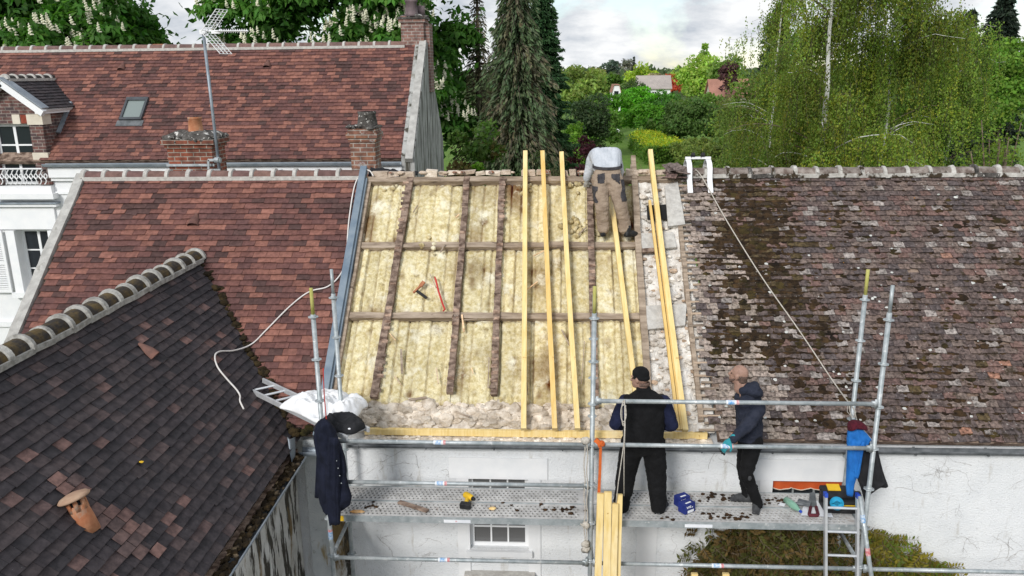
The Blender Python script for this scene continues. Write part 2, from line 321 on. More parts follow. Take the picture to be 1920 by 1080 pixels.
M['bottle'] = glassmat('green_bottle', (.22, .42, .31), .12)
M['bark'] = mat('bark', (.045, .035, .026), (.13, .105, .08), 7, .98, bump=1, bscale=20, stretch=(1, 1, .25))
M['birch'] = mat('birch_bark', (.58, .57, .54), (.72, .71, .68), 5, .9, spots=((.05, .045, .04), 5, .58, .06, (1, 1, 2.5)))
M['leaf'] = leafmat('leaves', .38); M['needle'] = leafmat('needles', .22, .7)
M['stem'] = mat('brown_stem', (.10, .075, .05), (.22, .17, .12), 9, .95)
M['grass'] = mat('lawn', (.075, .155, .018), (.14, .235, .034), 1.7, .98, spots=((.12, .15, .03), 2, .62, .2))
M['field'] = mat('far_ground', (.04, .085, .015), (.09, .13, .03), .05, .98)
M['gravel'] = mat('yard_gravel', (.09, .08, .07), (.18, .16, .14), 12, .98, bump=.6)
# ------------------------------------------------------------------ setting
def flat(name, x0, x1, y0, y1, z, m, n=2):
    b = MB(); b.grid(n, n, lambda u, v: Vector((x0+(x1-x0)*u, y0+(y1-y0)*v, z))); return tag(b.build(name, m), kind='structure')
flat('ground', -3000, 3000, -300, 5000, -.02, M['field'])
flat('lawn', -60, 110, 24, 190, 0.0, M['grass'])
flat('yard', -30, 40, -12, 9.6, .004, M['gravel'])

# ------------------------------------------------------------------ tiles, ridges
def tiles(b, o, u, v, n, W, L, gauge, tw, colfn, keep=None, lift=.02, th=.013, jit=1.0):
    o, u, v, n = Vector(o), Vector(u), Vector(v), Vector(n)
    for r in range(int(L/gauge)+1):
        s = r*gauge; off = (r % 2)*tw/2 + random.uniform(-.15, .15)*tw; sag = random.uniform(-.004, .004)*jit
        c = 0; x = -tw + off
        while x < W:
            x1 = x + tw; xa, xb = max(x, 0), min(x1, W); 
            if xb-xa > .03 and (keep is None or keep((xa+xb)/2, s)):
                j = lambda k: random.uniform(-k, k)*jit
                sa, ss = s + sag + j(.006), j(.005); h = lift + abs(j(.008)); hs = j(.004)
                sb = s + gauge*1.55
                if random.random() < .012*jit: dsl = random.uniform(.01, .03); sa -= dsl; sb -= dsl; ss += random.uniform(-.012, .012)
                A = [(xa+.002, sa-ss, h+hs), (xb-.002, sa+ss, h-hs), (xb-.002, sb, 0), (xa+.002, sb, 0)]
                p = [o + u*a + v*q + n*t for a, q, t in A] + [o + u*a + v*q + n*(t+th) for a, q, t in A]
                b.raw(p, [(4, 5, 6, 7), (0, 1, 5, 4), (1, 2, 6, 5), (3, 0, 4, 7)], colfn(xa+o.x*0, s))
            x = x1; c += 1
def slab(b, o, u, v, n, W, L, t=.08, drop=.004):
    o, u, v, n = map(Vector, (o, u, v, n)); a = o - n*(t+drop); c = o - n*drop
    b.hexa([a, a+u*W, a+u*W+v*L, a+v*L, c, c+u*W, c+u*W+v*L, c+v*L])
def ridge_tile(a, bb, r, col, mcol, mats, parent, flat=.9, ring=.028, nm='ridge_tile'):
    """half-round tile from a to bb with a mortar collar at its a end"""
    a, bb = Vector(a), Vector(bb); d = (bb-a).normalized(); side = d.cross(Vector((0, 0, 1))).normalized(); up = side.cross(d)
    b = MB(); K = 10
    def arc(p, rr): return [p + side*rr*cos(pi*k/K) + up*rr*flat*sin(pi*k/K) for k in range(K+1)] 
    b.loft([arc(a, r*1.02), arc(a+(bb-a)*.5, r*1.0), arc(bb, r*.93)], True, col)
    b.m = 1; rr = r+ring; j = lambda: random.uniform(.9, 1.08)
    b.loft([arc(a-d*.035*j(), r*.9), arc(a-d*.03, rr*j()), arc(a+d*.02*j(), rr*j()), arc(a+d*.035*j(), r*.9)], True, mcol)
    for sg in (-1, 1):                                        # bedding mortar along the foot
        b.bar(a+side*sg*r*1.0-up*.02, bb+side*sg*r*1.0-up*.02, .05, .06, up, mcol)
    return b.build(nm, mats, parent)
def pick(cols, j=.09):
    c = random.choice(cols); k = 1+random.uniform(-j, j); return tuple(x*k for x in c)
def nz(x, y, s, o=0): return mn.noise(Vector((x*s, y*s, o)))

RED = [(.158, .084, .078), (.142, .077, .074), (.176, .090, .081), (.195, .098, .085), (.124, .071, .070)]
REDL = [(.27, .135, .108), (.305, .152, .120), (.24, .120, .098)]
REDD = [(.075, .052, .052), (.09, .06, .058)]
def _mix(L, t=.22, m=(.158, .084, .074)): return [tuple((a*(1-t)+b*t)*k for a, b, k in zip(c, m, (.93, .86, .83))) for c in L]
RED, REDL, REDD = _mix(RED), _mix(REDL, .12), _mix(REDD, .2)
def col_red(seed, light=.27, dark=.14):
    def f(x, s):
        k = 1.2*nz(x*.5, s, 1.3, seed) + .6*nz(x, s, 3.1, seed+4)
        t = random.random() + .25*k
        if t > 1-light: return pick(REDL)
        if t < dark: return pick(REDD)
        return pick(RED)
    return f
DARK = [(.046, .040, .044), (.053, .045, .049), (.062, .051, .053), (.040, .036, .040)]
def col_wing(x, s):
    k = nz(x, s, 1.1, 7); t = random.random()
    if 1.2 < x < 2.6 and abs((s-.95) - (x-1.75)*-.12) < .3 and t < .0: return pick([(.24, .12, .10)])
    if t > .955 - max(0, k)*.06: return pick([(.14, .088, .080), (.175, .105, .093), (.12, .080, .076)])
    if t > .82: return pick([(.075, .059, .060), (.092, .067, .066)])
    return pick(DARK)
OLD = [(.175, .140, .128), (.150, .120, .114), (.20, .158, .142), (.13, .104, .10), (.19, .132, .124), (.215, .145, .13), (.215, .178, .162)]
def col_old(x, s):
    t = random.random() + .15*nz(x, s, 1.2, 3)
    if t > 1.03: return pick([(.32, .17, .12), (.28, .16, .12)])
    if t > .90: return pick([(.27, .245, .23), (.31, .28, .265)])
    if t < .25: return pick([(.095, .078, .078), (.115, .09, .085)])
    if x < 1.0 - .12*s: return pick([(.33, .275, .24), (.29, .245, .21), (.25, .205, .18)])
    return tuple(v*k for v, k in zip(pick(OLD), (.80, .755, .73)))

# ================================================================== house under repair
A = thing('house', 'long white rendered house whose tiled roof is stripped open in the middle', 'house', (3, 9.5, 0))
XL, XR = -3.28, 11.0
b = MB()
Z0, ZT, YF, YB = 0.0, 4.02, 9.37, 9.9
op = [(-1.12, -.34, 2.45, 3.49), (2.78, 3.68, 2.42, 3.53)]
xs = [-2.72, op[0][0], op[0][1], op[1][0], op[1][1], XR]
for i in range(0, 6, 2): b.span((xs[i], YF, Z0), (xs[i+1], YB, ZT))
for x0, x1, z0, z1 in op: b.span((x0, YF, Z0), (x1, YB, z0)); b.span((x0, YF, z1), (x1, YB, ZT))
b.m = 1; b.span((XL, YF+.003, Z0), (-2.98, YB, ZT-.02)); b.m = 2; b.span((-2.98, YF+.006, Z0), (-2.72, YB, ZT))
b.m = 0; b.span((XL, 15.3, 0), (XR, 15.6, 4.0))
wallA = b.build('wall', [M['render'], M['grey_render'], M['stained']], A)
b = MB()                                                       # smooth bands round the openings
for x0, x1, z0, z1 in op:
    b.span((x0-.25, YF-.018, z1), (x1+.25, YF-.002, z1+.30)); b.span((x0-.16, YF-.018, .9), (x0, YF-.002, z1-.002)); b.span((x1, YF-.018, .9), (x1+.16, YF-.002, z1-.002))
    b.span((x0-.05, YF-.07, z0-.08), (x1+.05, YF-.02, z0-.002))
b.span((1.08, YF-.014, 0), (1.34, YF-.001, 2.9))
b.build('window_surround', M['smooth_white'], A)
def sash(parent, x0, x1, z0, z1, y, nx, nz_, fr=.05, bar=.022, mw=None, glass=None, facing=-1, nm='window'):
    mw = mw or M['white_paint']; b = MB()
    b.span((x0, y, z0), (x0+fr, y+.05, z1)); b.span((x1-fr, y, z0), (x1, y+.05, z1)); b.span((x0+fr, y, z0), (x1-fr, y+.05, z0+fr)); b.span((x0+fr, y, z1-fr), (x1-fr, y+.05, z1))
    X0, X1, Z_0, Z_1 = x0+fr, x1-fr, z0+fr, z1-fr
    for i in range(1, nx): xx = X0+(X1-X0)*i/nx; w_ = fr if (nx == 2) else bar; b.span((xx-w_/2, y+.004, Z_0), (xx+w_/2, y+.045, Z_1))
    for i in range(1, nz_): zz_ = Z_0+(Z_1-Z_0)*i/nz_; b.span((X0, y+.008, zz_-bar/2), (X1, y+.04, zz_+bar/2))
    f = b.build(nm, mw, parent)
    b = MB(); b.span((X0-.01, y+.02, Z_0-.01), (X1+.01, y+.028, Z_1+.01)); b.build('pane', glass or M['glass'], f); return f
sash(A, -1.12, -.34, 2.45, 3.49, YF+.08, 3, 4, glass=M['glass_grey'])
b = MB(); b.span((-1.2, YF-.12, 2.0), (-.26, YF-.002, 2.12)); b.build('stone_sill', M['mortar'], A)
sash(A, 2.78, 3.68, 2.42, 3.53, YF+.16, 3, 3, mw=M['galv'])
b = MB(); b.span((2.78, YF+.3, 2.42), (3.68, YF+.34, 3.53)); b.span((-1.12, YF+.3, 2.45), (-.34, YF+.34, 3.49)); b.build('dark_room', M['dark'], A)
b = MB(); nW = 61                                              # scalloped awning in the right window
def aw(u, v):
    x = 2.79+u*.88
    lo = 3.36 - .035*abs(sin(u*pi*3.5)) ** .6 + .035
    z = 3.52*(1-v)+lo*v; return Vector((x, YF+.055+.02*v+.006*sin(u*40)*v, z))
b.grid(nW, 5, aw); 
b.m = 1; b.tube([aw(i/60, 1.0)+Vector((0, -.002, 0)) for i in range(61)], .006, 5)
b.build('awning', [M['orange'], M['cream']], A)
# gutter of the long house
def gutter(name, a, bb, r, m, parent, brackets=0, out=None):
    a, bb = Vector(a), Vector(bb); d = (bb-a).normalized(); side = d.cross(Vector((0, 0, 1))).normalized(); b = MB(); K = 10
    def arc(p, rr): return [p + side*rr*cos(pi+pi*k/K) + Vector((0, 0, 1))*rr*sin(pi+pi*k/K) for k in range(K+1)]
    nseg = 8; vs = []
    for i in range(nseg+1):
        p = a.lerp(bb, i/nseg) + Vector((0, 0, random.uniform(-.006, .006))); vs += arc(p, r) + arc(p, r-.006)
    n = K+1; fs = []
    for i in range(nseg):
        for k in range(K):
            q = i*2*n+k; fs.append((q, q+1, q+2*n+1, q+2*n)); q += n; fs.append((q+1, q, q+2*n, q+2*n+1))
        for k, e in ((0, 1), (K, -1)): q = i*2*n+k; fs.append((q, q+2*n, q+3*n, q+n))
    b.raw(vs, fs)
    for sg in (-1, 1): b.tube([a+side*sg*r, bb+side*sg*r], .009, 6)
    for k in range(brackets):
        p = a.lerp(bb, (k+.5)/brackets); b.bar(p-side*(r+.004)*1+Vector((0, 0, -.02)), p-side*(r+.004)+Vector((0, 0, .015)), .03, .008, side); b.tube([q*1 for q in arc(p, r+.006)], .008, 5)
    return b.build(name, m, parent)
gutter('gutter', (-2.95, 9.285, 4.005), (XR, 9.285, 4.03), .056, M['zinc_dark'], A, 16)

# --- right slope, mossy tiles
b = MB(); X1 = 1.99
blobs = [((1400, 360), 70, 30, 80), ((1340, 345), 30, 12, 20), ((1430, 400), 60, 40, 130), ((1400, 450), 75, 35, 180), ((1370, 480), 45, 25, 60), ((1440, 500), 55, 40, 120), ((1390, 540), 50, 24, 70), ((1460, 570), 55, 40, 100), ((1420, 640), 40, 30, 50),
         ((1350, 650), 35, 40, 70), ((1370, 610), 40, 25, 40), ((1480, 660), 50, 35, 60), ((1540, 630), 50, 30, 40), ((1500, 330), 120, 6, 50), ((1570, 400), 30, 40, 25), ((1700, 330), 220, 7, 50), ((1560, 720), 60, 30, 40), ((1540, 560), 60, 50, 30),
         ((1700, 790), 200, 25, 70), ((1800, 680), 130, 60, 45), ((1760, 570), 120, 60, 35), ((1800, 420), 110, 60, 30), ((1620, 470), 60, 60, 20), ((1700, 720), 130, 40, 40), ((1480, 790), 90, 25, 25), ((1880, 500), 40, 120, 18)]
MD = []
for (px, py), sx, sy, n in blobs:
    x, s = RXS(px, py); xr, _ = RXS(px+sx, py); _, sr = RXS(px, py-sy); MD.append((x, s, max(.05, xr-x), max(.05, sr-s), n/(sx*sy)))
def moss_d(x, s): return sum(k*math.exp(-((x-a)/c)**2*.9-((s-e)/g)**2*.9) for a, e, c, g, k in MD)
def col_oldm(x, s):
    d = moss_d(x+X1-.07, s)*11+.35*nz(x, s, 2.3, 8)+.25*nz(x, s, 6, 2)
    if x > .33 and random.random() < min(.9, max(0, d-.22)*1.15): return pick([(.045, .031, .020), (.062, .043, .023), (.085, .062, .030), (.042, .029, .020)])
    return col_old(x, s)
slab(b, roof(X1+.06, 0), (1, 0, 0), RU, RN, XR-X1, RL); b.m = 1
EDGE = [random.uniform(0, .10) + (.05 if (k % 2) else 0) for k in range(60)]
def keepR(x, s):
    if x < EDGE[int(s/.095+.5) % 60]: return False
    return random.random() > .004
tiles(b, roof(X1-.07, .0), (1, 0, 0), RU, RN, XR-X1, RL-.04, .095, .150, col_oldm, keepR, lift=.022, jit=1.7)
slopeA = b.build('mossy_roof', [M['old_wood'], M['tile_old']], A)
tag(slopeA, 'old roof slope of grey lichened tiles with patches of brown moss')
x = 1.98; k = 0
while x < 9.5:
    zj = random.uniform(-.012, .012); p = roof(x, RL, -.0) ; q = roof(x+.335, RL, 0)
    c = random.uniform(.8, 1.15)
    ridge_tile(p+Vector((0, 0, .0+zj)), q+Vector((0, 0, .0-zj)), .105, (c, c, c), (1.0, 1, 1), [M['ridge_old'], M['lichen_cap'] if random.random() < .25 else M['ridge_mortar']], slopeA); x += .335
# moss: clumps seeded where the slope shows it
b = MB()
def moss_at(x, s, r, dark=1):
    c = random.uniform(.55, 1.5); g = random.random()
    col = (c*1.0, c*.86, c*.8) if g < .8 else (c*1.05, c*1.1, c*.7)
    vs, fs = ICO2; sd = random.random()*50; q = roof(x, s, .022)
    fl = random.uniform(.25, .42)
    b.raw([q + Vector((1, 0, 0))*(v.x*r*1.25*(1+.5*mn.noise(v*2+Vector((sd, 0, 0))))) + RU*(v.y*r*(1+.5*mn.noise(v*2+Vector((0, sd, 0))))) + RN*(v.z*r*fl) for v in vs], fs, col)
for (px, py), sx, sy, n in blobs:
    for k in range(int(n*3.0)):
        x, s = RXS(px+random.gauss(0, sx*.6), py+random.gauss(0, sy*.6))
        if 2.06 < x < XR-.2 and .02 < s < RL-.02:
            s = round(s/.095)*.095+random.uniform(-.012, .02); moss_at(x, s, abs(random.gauss(.017, .017))+.010)
for k in range(900):
    x, s = random.uniform(2.1, 8.5), random.uniform(.03, RL); s = round(s/.095)*.095+random.uniform(0, .02)
    moss_at(x, s, abs(random.gauss(.007, .010))+.008)
tag(b.build('moss', M['moss'], A, True), kind='stuff')
b = MB()                                                       # pale lichen crusts lying on the tiles
for k in range(110):
    x, s = random.uniform(2.0, 8.5), random.uniform(.03, RL)
    r = random.uniform(.008, .026); n = 9; ph = random.random()*6; p0 = roof(x, s, .046)
    b.raw([p0 + Vector((1, 0, 0))*r*1.3*random.uniform(.6, 1.1)*cos(2*pi*i/n) + RU*r*random.uniform(.6, 1.1)*sin(2*pi*i/n) for i in range(n)] + [p0+RN*.006], [(i, (i+1) % n, n) for i in range(n)], pick([(.62, .62, .58), (.5, .5, .47), (.45, .46, .42), (.45, .2, .05)] if k % 9 == 0 else [(.55, .55, .52)]))
M['crust'] = mat('lichen_crust', (.8, .8, .8), (1.1, 1.1, 1.1), 30, 1, attr=True)
tag(b.build('lichen', M['crust'], A), kind='stuff')

# --- stripped middle: rafters, purlins, wool
RX = [-2.33, -1.38, -.815, .525, 1.215]
def rough_beam(name, pa, pb, w_, t_, up, m, parent, seg=26, bump=.012, extra=None):
    pa, pb = Vector(pa), Vector(pb); d = (pb-pa).normalized(); up = Vector(up); r = d.cross(up).normalized(); b = MB(); sd = random.random()*90; secs = []
    for i in range(seg+1):
        p = pa.lerp(pb, i/seg); q = []
        wob = r*.012*mn.noise(Vector((i*.13, sd, 0)))
        for j, (a, c) in enumerate(((-1, -1), (0, -1), (1, -1), (1, 0), (1, 1), (0, 1), (-1, 1), (-1, 0))):
            nn = bump*mn.noise(Vector((i*.9, j*1.7, sd))); q.append(p + wob + r*a*(w_/2+nn) + up*c*(t_/2+nn))
        secs.append(q)
    b.loft(secs, True)
    if extra: b.raw(extra.v, extra.f); b.c[-len(extra.v):] = extra.c if extra.v else []
    return b.build(name, m, parent)
for i, x in enumerate(RX):
    s1 = [4.30, 4.32, 4.30, 4.30, 4.55][i]; s0 = [.52, .60, .58, .42, .40][i]
    sb = MB()                                                 # ghosts of the old battens, in the same mesh as the rafter
    for s in np.arange(s0+.1, s1-.05, .105):
        if i != 4 and random.random() < .7: sb.box(roof(x+random.uniform(-.006, .006), s, .026), (.083, .045, .010), Matrix.Rotation(RA, 3, 'X'), (.8, .8, .8) if random.random() < .5 else (1.5, 1.42, 1.35), .008)
    rough_beam('rafter', roof(x+[-.05, 0, .02, .0, .0][i], s0, -.012), roof(x+[.05, 0, -.02, .0, .0][i], s1, -.012), .088 if i else .10, .075, RN, M['grey_wood'] if i == 4 else M['old_wood'], A, 44, .009, extra=sb)

SP = [1.80, 3.02]
for s in SP: rough_beam('purlin', roof(-2.93, s, -.075), roof(1.24, s+.015, -.08), .095, .11, RN, M['grey_wood'], A, 40, .012)
rough_beam('ridge_beam', roof(-2.95, 4.27, -.04), roof(1.95, 4.27, -.04), .095, .11, RN, M['grey_wood'], A, 40, .014)
b = MB(); slab(b, roof(-3.0, .1, -.26), (1, 0, 0), RU, RN, 5.0, RL-.25, .05); b.build('underlay', M['grey_wood'], A)
rows = [(.46, SP[0]-.047), (SP[0]+.047, SP[1]-.047), (SP[1]+.047, 4.235)]
bays = [-2.97] + RX; 
seed = 0
for (s0, s1) in rows:
    for a, c in zip(bays[:-1], bays[1:]):
        seed += 3.7; random.seed(int(seed*10)); W_ = c-a
        ns = max(3, int(W_/.16)); seams = sorted([a + W_*(k+.5+random.uniform(-.38, .38))/ns for k in range(ns)]); depth = [random.uniform(.35, 1) for _ in seams]
        lev = [random.uniform(-.018, .022) for _ in range(ns+1)]
        nu, nv = max(8, int(W_/.013)), int((s1-s0)/.021)
        b = MB(); vs = []; cs = []
        for j in range(nv):
            for i in range(nu):
                x = a+W_*i/(nu-1); s = s0+(s1-s0)*j/(nv-1)
                k = sum(1 for q in seams if q+.008*mn.noise(Vector((q*9, s*3, seed))) < x)
                h = -.062 + lev[k] + .02*mn.noise(Vector((x*2.2, s*2.2, seed))) + .014*mn.noise(Vector((x*9, s*8, seed))) + .013*mn.noise(Vector((x*24, s*24, seed)))
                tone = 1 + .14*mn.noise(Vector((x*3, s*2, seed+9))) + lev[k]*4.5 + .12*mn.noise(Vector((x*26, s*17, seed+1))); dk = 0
                for q, dd in zip(seams, depth):
                    qq = q+.008*mn.noise(Vector((q*9, s*3, seed))); e = abs(x-qq)
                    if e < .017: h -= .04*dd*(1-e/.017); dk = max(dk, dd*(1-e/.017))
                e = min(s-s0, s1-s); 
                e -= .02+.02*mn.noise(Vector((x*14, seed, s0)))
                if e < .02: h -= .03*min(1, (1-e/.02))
                dirt_and_creases = max(0, mn.noise(Vector((x*2.3, s*1.3, seed*.3+4)))-.10)*1.3 + .55*dk + max(0, mn.noise(Vector((x*7, s*5, seed+2)))-.33)*1.6 + (.3*min(1, 1-e/.02) if e < .02 else 0)  # dirt stains by noise, plus darker colour along seams and sunken edges
                vs.append(roof(x, s, h)); cs.append((tone*(1-dirt_and_creases*.75), tone*(1-dirt_and_creases*.85), tone*(1-dirt_and_creases*.9)))
        b.v = [tuple(v) for v in vs]; b.c = cs; b.f = [(j*nu+i, j*nu+i+1, (j+1)*nu+i+1, (j+1)*nu+i) for j in range(nv-1) for i in range(nu-1)]; b.mi = [0]*len(b.f)
        b.build('insulation_panel', M['wool'], A, True)
random.seed(77)
# loose tufts of wool and splinters
b = MB()
for (px, py, n, sp) in ((1075, 420, 16, 16), (1105, 435, 10, 14), (990, 350, 8, 20), (1085, 345, 10, 20), (720, 345, 6, 20), (800, 460, 5, 20)):
    for k in range(n):
        x, s = RXS(px+random.gauss(0, sp), py+random.gauss(0, sp*.5), -.05); c = random.uniform(.7, 1.1); b.stone(roof(x, s, -.04), [random.uniform(.02, .05)]*3, (c, c*.95, c*.9), .6)
tag(b.build('wool_tuft', M['wool'], A, True), kind='stuff')
# rubble heads: eaves wall and the stone party wall on the right
b = MB()
slab(b, roof(-2.98, .12, -.10), (1, 0, 0), RU, RN, 4.3, .50, .12)
for k in range(330):
    x = random.uniform(-2.9, 1.3); s = random.uniform(.17, .50); r = random.uniform(.03, .085)
    c = random.uniform(.75, 1.2); b.stone(roof(x, s, -.105+random.uniform(-.02, .02)), (r*1.35, r, r*.9), (c, c*.97, c*.93), .55)
for k in range(240):
    x = random.uniform(-2.4, 1.9); r = random.uniform(.012, .04); c = random.uniform(.8, 1.35); b.stone((x, random.uniform(9.30, 9.40), 4.055+random.uniform(-.02, .015)), (r*1.4, r, r*.6), (c, c*.99, c*.97), .5)
b.span((-2.45, 9.29, 4.022), (1.99, 9.46, 4.06), (1.15, 1.12, 1.1))
tag(b.build('rubble', M['rubble'], A), kind='stuff')
b = MB()
def plast(u, v):
    x = 1.23+.80*u; s = .12+4.1*v; h = -.07+.05*mn.noise(Vector((x*3, s*2.2, 1)))+.035*mn.noise(Vector((x*9, s*8, 5)))+.02*mn.noise(Vector((x*22, s*20, 8)))
    return roof(x, s, h)
b.grid(34, 130, plast, (1, 1, 1))
for k in range(420):
    x, s = random.uniform(1.28, 1.95), random.uniform(.2, 4.1); r = abs(random.gauss(.012, .014))+.008; c = random.uniform(.65, 1.25); q = random.random()
    b.stone(roof(x, s, -.05), (r*1.3, r, r*.7), (c, c*.97, c*.93) if q < .85 else (c*.8, c*.62, c*.48), .55)
pw = b.build('party_wall', M['plaster'], A)
def plate(nm, pts, h, t, m, par):                              # flat slab on the slope given by survey points
    b = MB(); q = []
    for (px, py) in pts: x, s = RXS(px, py, h); q.append(roof(x, s, h))
    b.prism(q, RN*t, (1.0, 1.0, 1.0)); return b.build(nm, m, par)
plate('mortar_slab', [(1212, 620), (1284, 612), (1287, 572), (1205, 576)], -.02, .035, M['mortar'], pw)
plate('mortar_slab', [(1204, 470), (1268, 466), (1262, 438), (1199, 440)], -.02, .035, M['mortar'], pw)
plate('mortar_slab', [(1252, 428), (1284, 424), (1270, 345), (1246, 352)], -.01, .05, M['mortar'], pw)
plate('dark_hole_slab', [(1214, 412), (1252, 412), (1250, 384), (1212, 386)], .0, .012, M['dark'], pw)  # dark slab on the plaster, standing in for the shade of a hole
plate('wood_lintel', [(1204, 476), (1240, 474), (1240, 467), (1204, 469)], .0, .045, M['old_wood'], pw)
# battens running out from under the old tiles, and the grey rafter by them
rough_beam('edge_rafter', roof(1.86, .25, -.02), roof(1.84, 4.2, -.02), .06, .07, RN, M['grey_wood'], A, 40, .012)
b = MB()
for s in np.arange(.12, 4.3, .095):
    b.bar(roof(1.84+random.uniform(-.05, .10), s, .012), roof(2.1, s, .012), .03, .018, RN, pick([(1, 1, 1), (1.3, 1.25, 1.2), (.7, .7, .7)]))
b.build('batten', M['grey_wood'], A)
# ridge course in the open part: broken brick, bedding and stubs
b = MB(); x = -2.9
while x < 1.9:
    l = random.uniform(.12, .3); 
    if random.random() < .88:
        c = random.choice([(1, .95, .9), (1.1, 1.05, 1), (.8, .72, .66)])
        b.m = 0 if random.random() < .9 else 1
        b.box(roof(x+l/2, RL-.01, random.uniform(.03, .06))+Vector((0, .05, 0)), (l-.02, .12, random.uniform(.05, .10)), Matrix.Rotation(random.uniform(-.12, .12), 3, 'Y'), c, .012)
    x += l
for k in range(26):
    r = random.uniform(.02, .05); b.m = random.choice((0, 0, 1)); b.stone(roof(random.uniform(-2.9, 1.9), RL-.02, .08), (r*1.3, r, r*.7), (.95, .85, .78))
tag(b.build('ridge_bedding', [M['rubble'], M['brick_old']], A), kind='stuff')
b = MB(); b.bar(roof(1.22, 4.25, .0), roof(1.22, 4.72, .0), .07, .07, RN); b.build('rafter_stub', M['grey_wood'], A)
# ================================================================== neighbour with the red tile roof and its dark wing
B = thing('house', 'red tiled house on the left with a dark tiled wing running towards the viewer', 'house', (-5.3, 10.5, 0))
XA, XB = -7.62, -3.05
b = MB(); b.span((XA+.15, 9.55, 0), (-5.4, 9.9, 4.0)); b.span((-5.4, 9.55, 0), (XB-.0, 9.9, 3.95))
b.prism([(XA+.12, 9.55, 0), (XA+.12, 15.4, 0), (XA+.12, 15.4, 4.2), roof(XA+.12, RL, -.12), roof(XA+.12, .2, -.12)], (.3, 0, 0)); b.span((XA+.3, 15.1, 0), (XB, 15.4, 4.1))
b.build('wall', M['render'], B)
b = MB(); slab(b, roof(XA, 0), (1, 0, 0), RU, RN, XB-XA, RL); BU = Vector((0, -cos(RA), sin(RA))); BNn = Vector((0, sin(RA), cos(RA)))
rg = roof(0, RL); slab(b, Vector((XA, 0, 0))+rg-BU*RL, (1, 0, 0), BU, BNn, XB-XA, RL-.01); b.m = 1
tiles(b, roof(XA+.10, .0), (1, 0, 0), RU, RN, XB-XA-.12, RL-.05, .102, .195, col_red(2), None, lift=.027)
rb = b.build('red_roof', [M['old_wood'], M['tile']], B)
x = XA+.06
while x < XB-.3:
    c = pick([(.17, .10, .085), (.20, .115, .095), (.15, .085, .078)]); ridge_tile(roof(x, RL, -.01), roof(x+.345, RL, -.01), .105, c, (.95, .95, .95), [M['ridge'], M['mortar']], rb); x += .345
rough_beam('gable_coping', roof(XA+.0, -.02, .0), roof(XA+.0, RL+.02, .0), .15, .13, RN, M['coping'], B, 40, .008)
b = MB()                                                      # zinc strip closing the roof beside the open part
b.bar(roof(XB+.02, -.05, .045), roof(XB+.02, RL+.12, .045), .10, .10, RN); b.bar(roof(XB+.085, -.02, .0), roof(XB+.085, RL-.1, .0), .03, .11, RN)
b.build('flashing', M['flash'], B)
rough_beam('verge_board', roof(XB+.13, .3, -.04), roof(XB+.13, RL-.1, -.04), .05, .09, RN, M['grey_wood'], B, 30, .01)
gutter('gutter', (-3.26, 9.22, 3.93), (-2.97, 9.22, 3.93), .075, M['zinc'], B)
def tile_vent(p, v, n, m, parent, r=.09, u=None):             # half-cone ventilator tile, mouth downhill
    p, v, n = Vector(p), Vector(v), Vector(n); u = v.cross(n); b = MB(); K = 10
    def arc(q, rr): return [q + u*rr*cos(pi*k/K) + n*rr*.85*sin(pi*k/K) for k in range(K+1)]
    b.loft([arc(p, r), arc(p+v*.09, r*.9), arc(p+v*.24, r*.25)], False, (1, 1, 1)); b.loft([arc(p+v*.005, r*.88), arc(p+v*.09, r*.78), arc(p+v*.2, r*.2)], False, (1, 1, 1))
    b.m = 1; b.loft([arc(p+v*.06, r*.8), arc(p+v*.061, r*.8)], True)
    return b.build('tile_vent', [m, M['dark']], parent)
M['vent_red'] = mat('vent_clay', (.10, .05, .045), (.18, .09, .07), 12, .9)
x, s = RXS(362, 424, .03); tile_vent(roof(x, s, .03), RU, RN, M['vent_red'], B)
# wing
M['collar'] = mat('weathered_collar', (.24, .23, .21), (.46, .45, .42), 12, .95, bump=.5, bscale=50)
WX, WZ, EX, EZ = -5.33, 5.98, -3.30, 4.05
wv = Vector((WX-EX, 0, WZ-EZ)); WLn = wv.length; wv.normalize(); wn = Vector((-wv.z, 0, wv.x)); wn = wn if wn.z > 0 else -wn
b = MB(); Y0 = 4.2; Y1 = 11.3
slab(b, (EX, Y0, EZ), (0, 1, 0), wv, wn, Y1-Y0, WLn, .08)
wl = Vector((EX-WX, 0, WZ-EZ)).normalized(); slab(b, (WX-(EX-WX), Y0, EZ), (0, 1, 0), wl, Vector((-wn.x, 0, wn.z)), Y1-Y0, WLn, .08); b.m = 1
def keepW(x, s): return (Y0+x) < 9.3 + (s/WLn)*2.1 + .18
cover = {}
def col_w2(x, s): return col_wing(x, s)
tiles(b, (EX, Y0, EZ), (0, 1, 0), wv, wn, Y1-Y0, WLn-.03, .108, .165, col_w2, keepW, jit=.8, lift=.024)
# a run of newer pink tiles below and above the clay vent
for k in range(15):
    d, s = [(.02, 1.42), (.12, 1.31), (.0, 1.30), (.02, .93), (.10, .82), (-.05, .82), (.02, .72), (.17, .72), (-.05, .61), (.10, .61), (-.12, .50), (.03, .50), (.16, .50), (-.05, .39), (.08, .28)][k]
    p = on(150, 950, wn, (EX, Y0, EZ)); s0 = (p-Vector((EX, 0, EZ))).dot(wv)
    ss = round((s+s0-1.15)/.108)*.108; yy = p.y-.05+d*1.1
    q = [Vector((EX, 0, EZ)) + wv*a + Vector((0, y, 0)) + wn*h for y, a, h in ((yy, ss-.004, .044), (yy+.155, ss-.004, .044), (yy+.155, ss+.10, .034), (yy, ss+.10, .034))]
    b.prism(q, wn*.006, pick([(.175, .105, .094), (.20, .118, .102), (.145, .094, .086), (.115, .08, .076)]))
wr = b.build('dark_wing_roof', [M['old_wood'], M['tile_dark']], B); tag(wr, 'dark slate-brown tiled wing roof with mossy ridge')
y = 4.6; k = 0
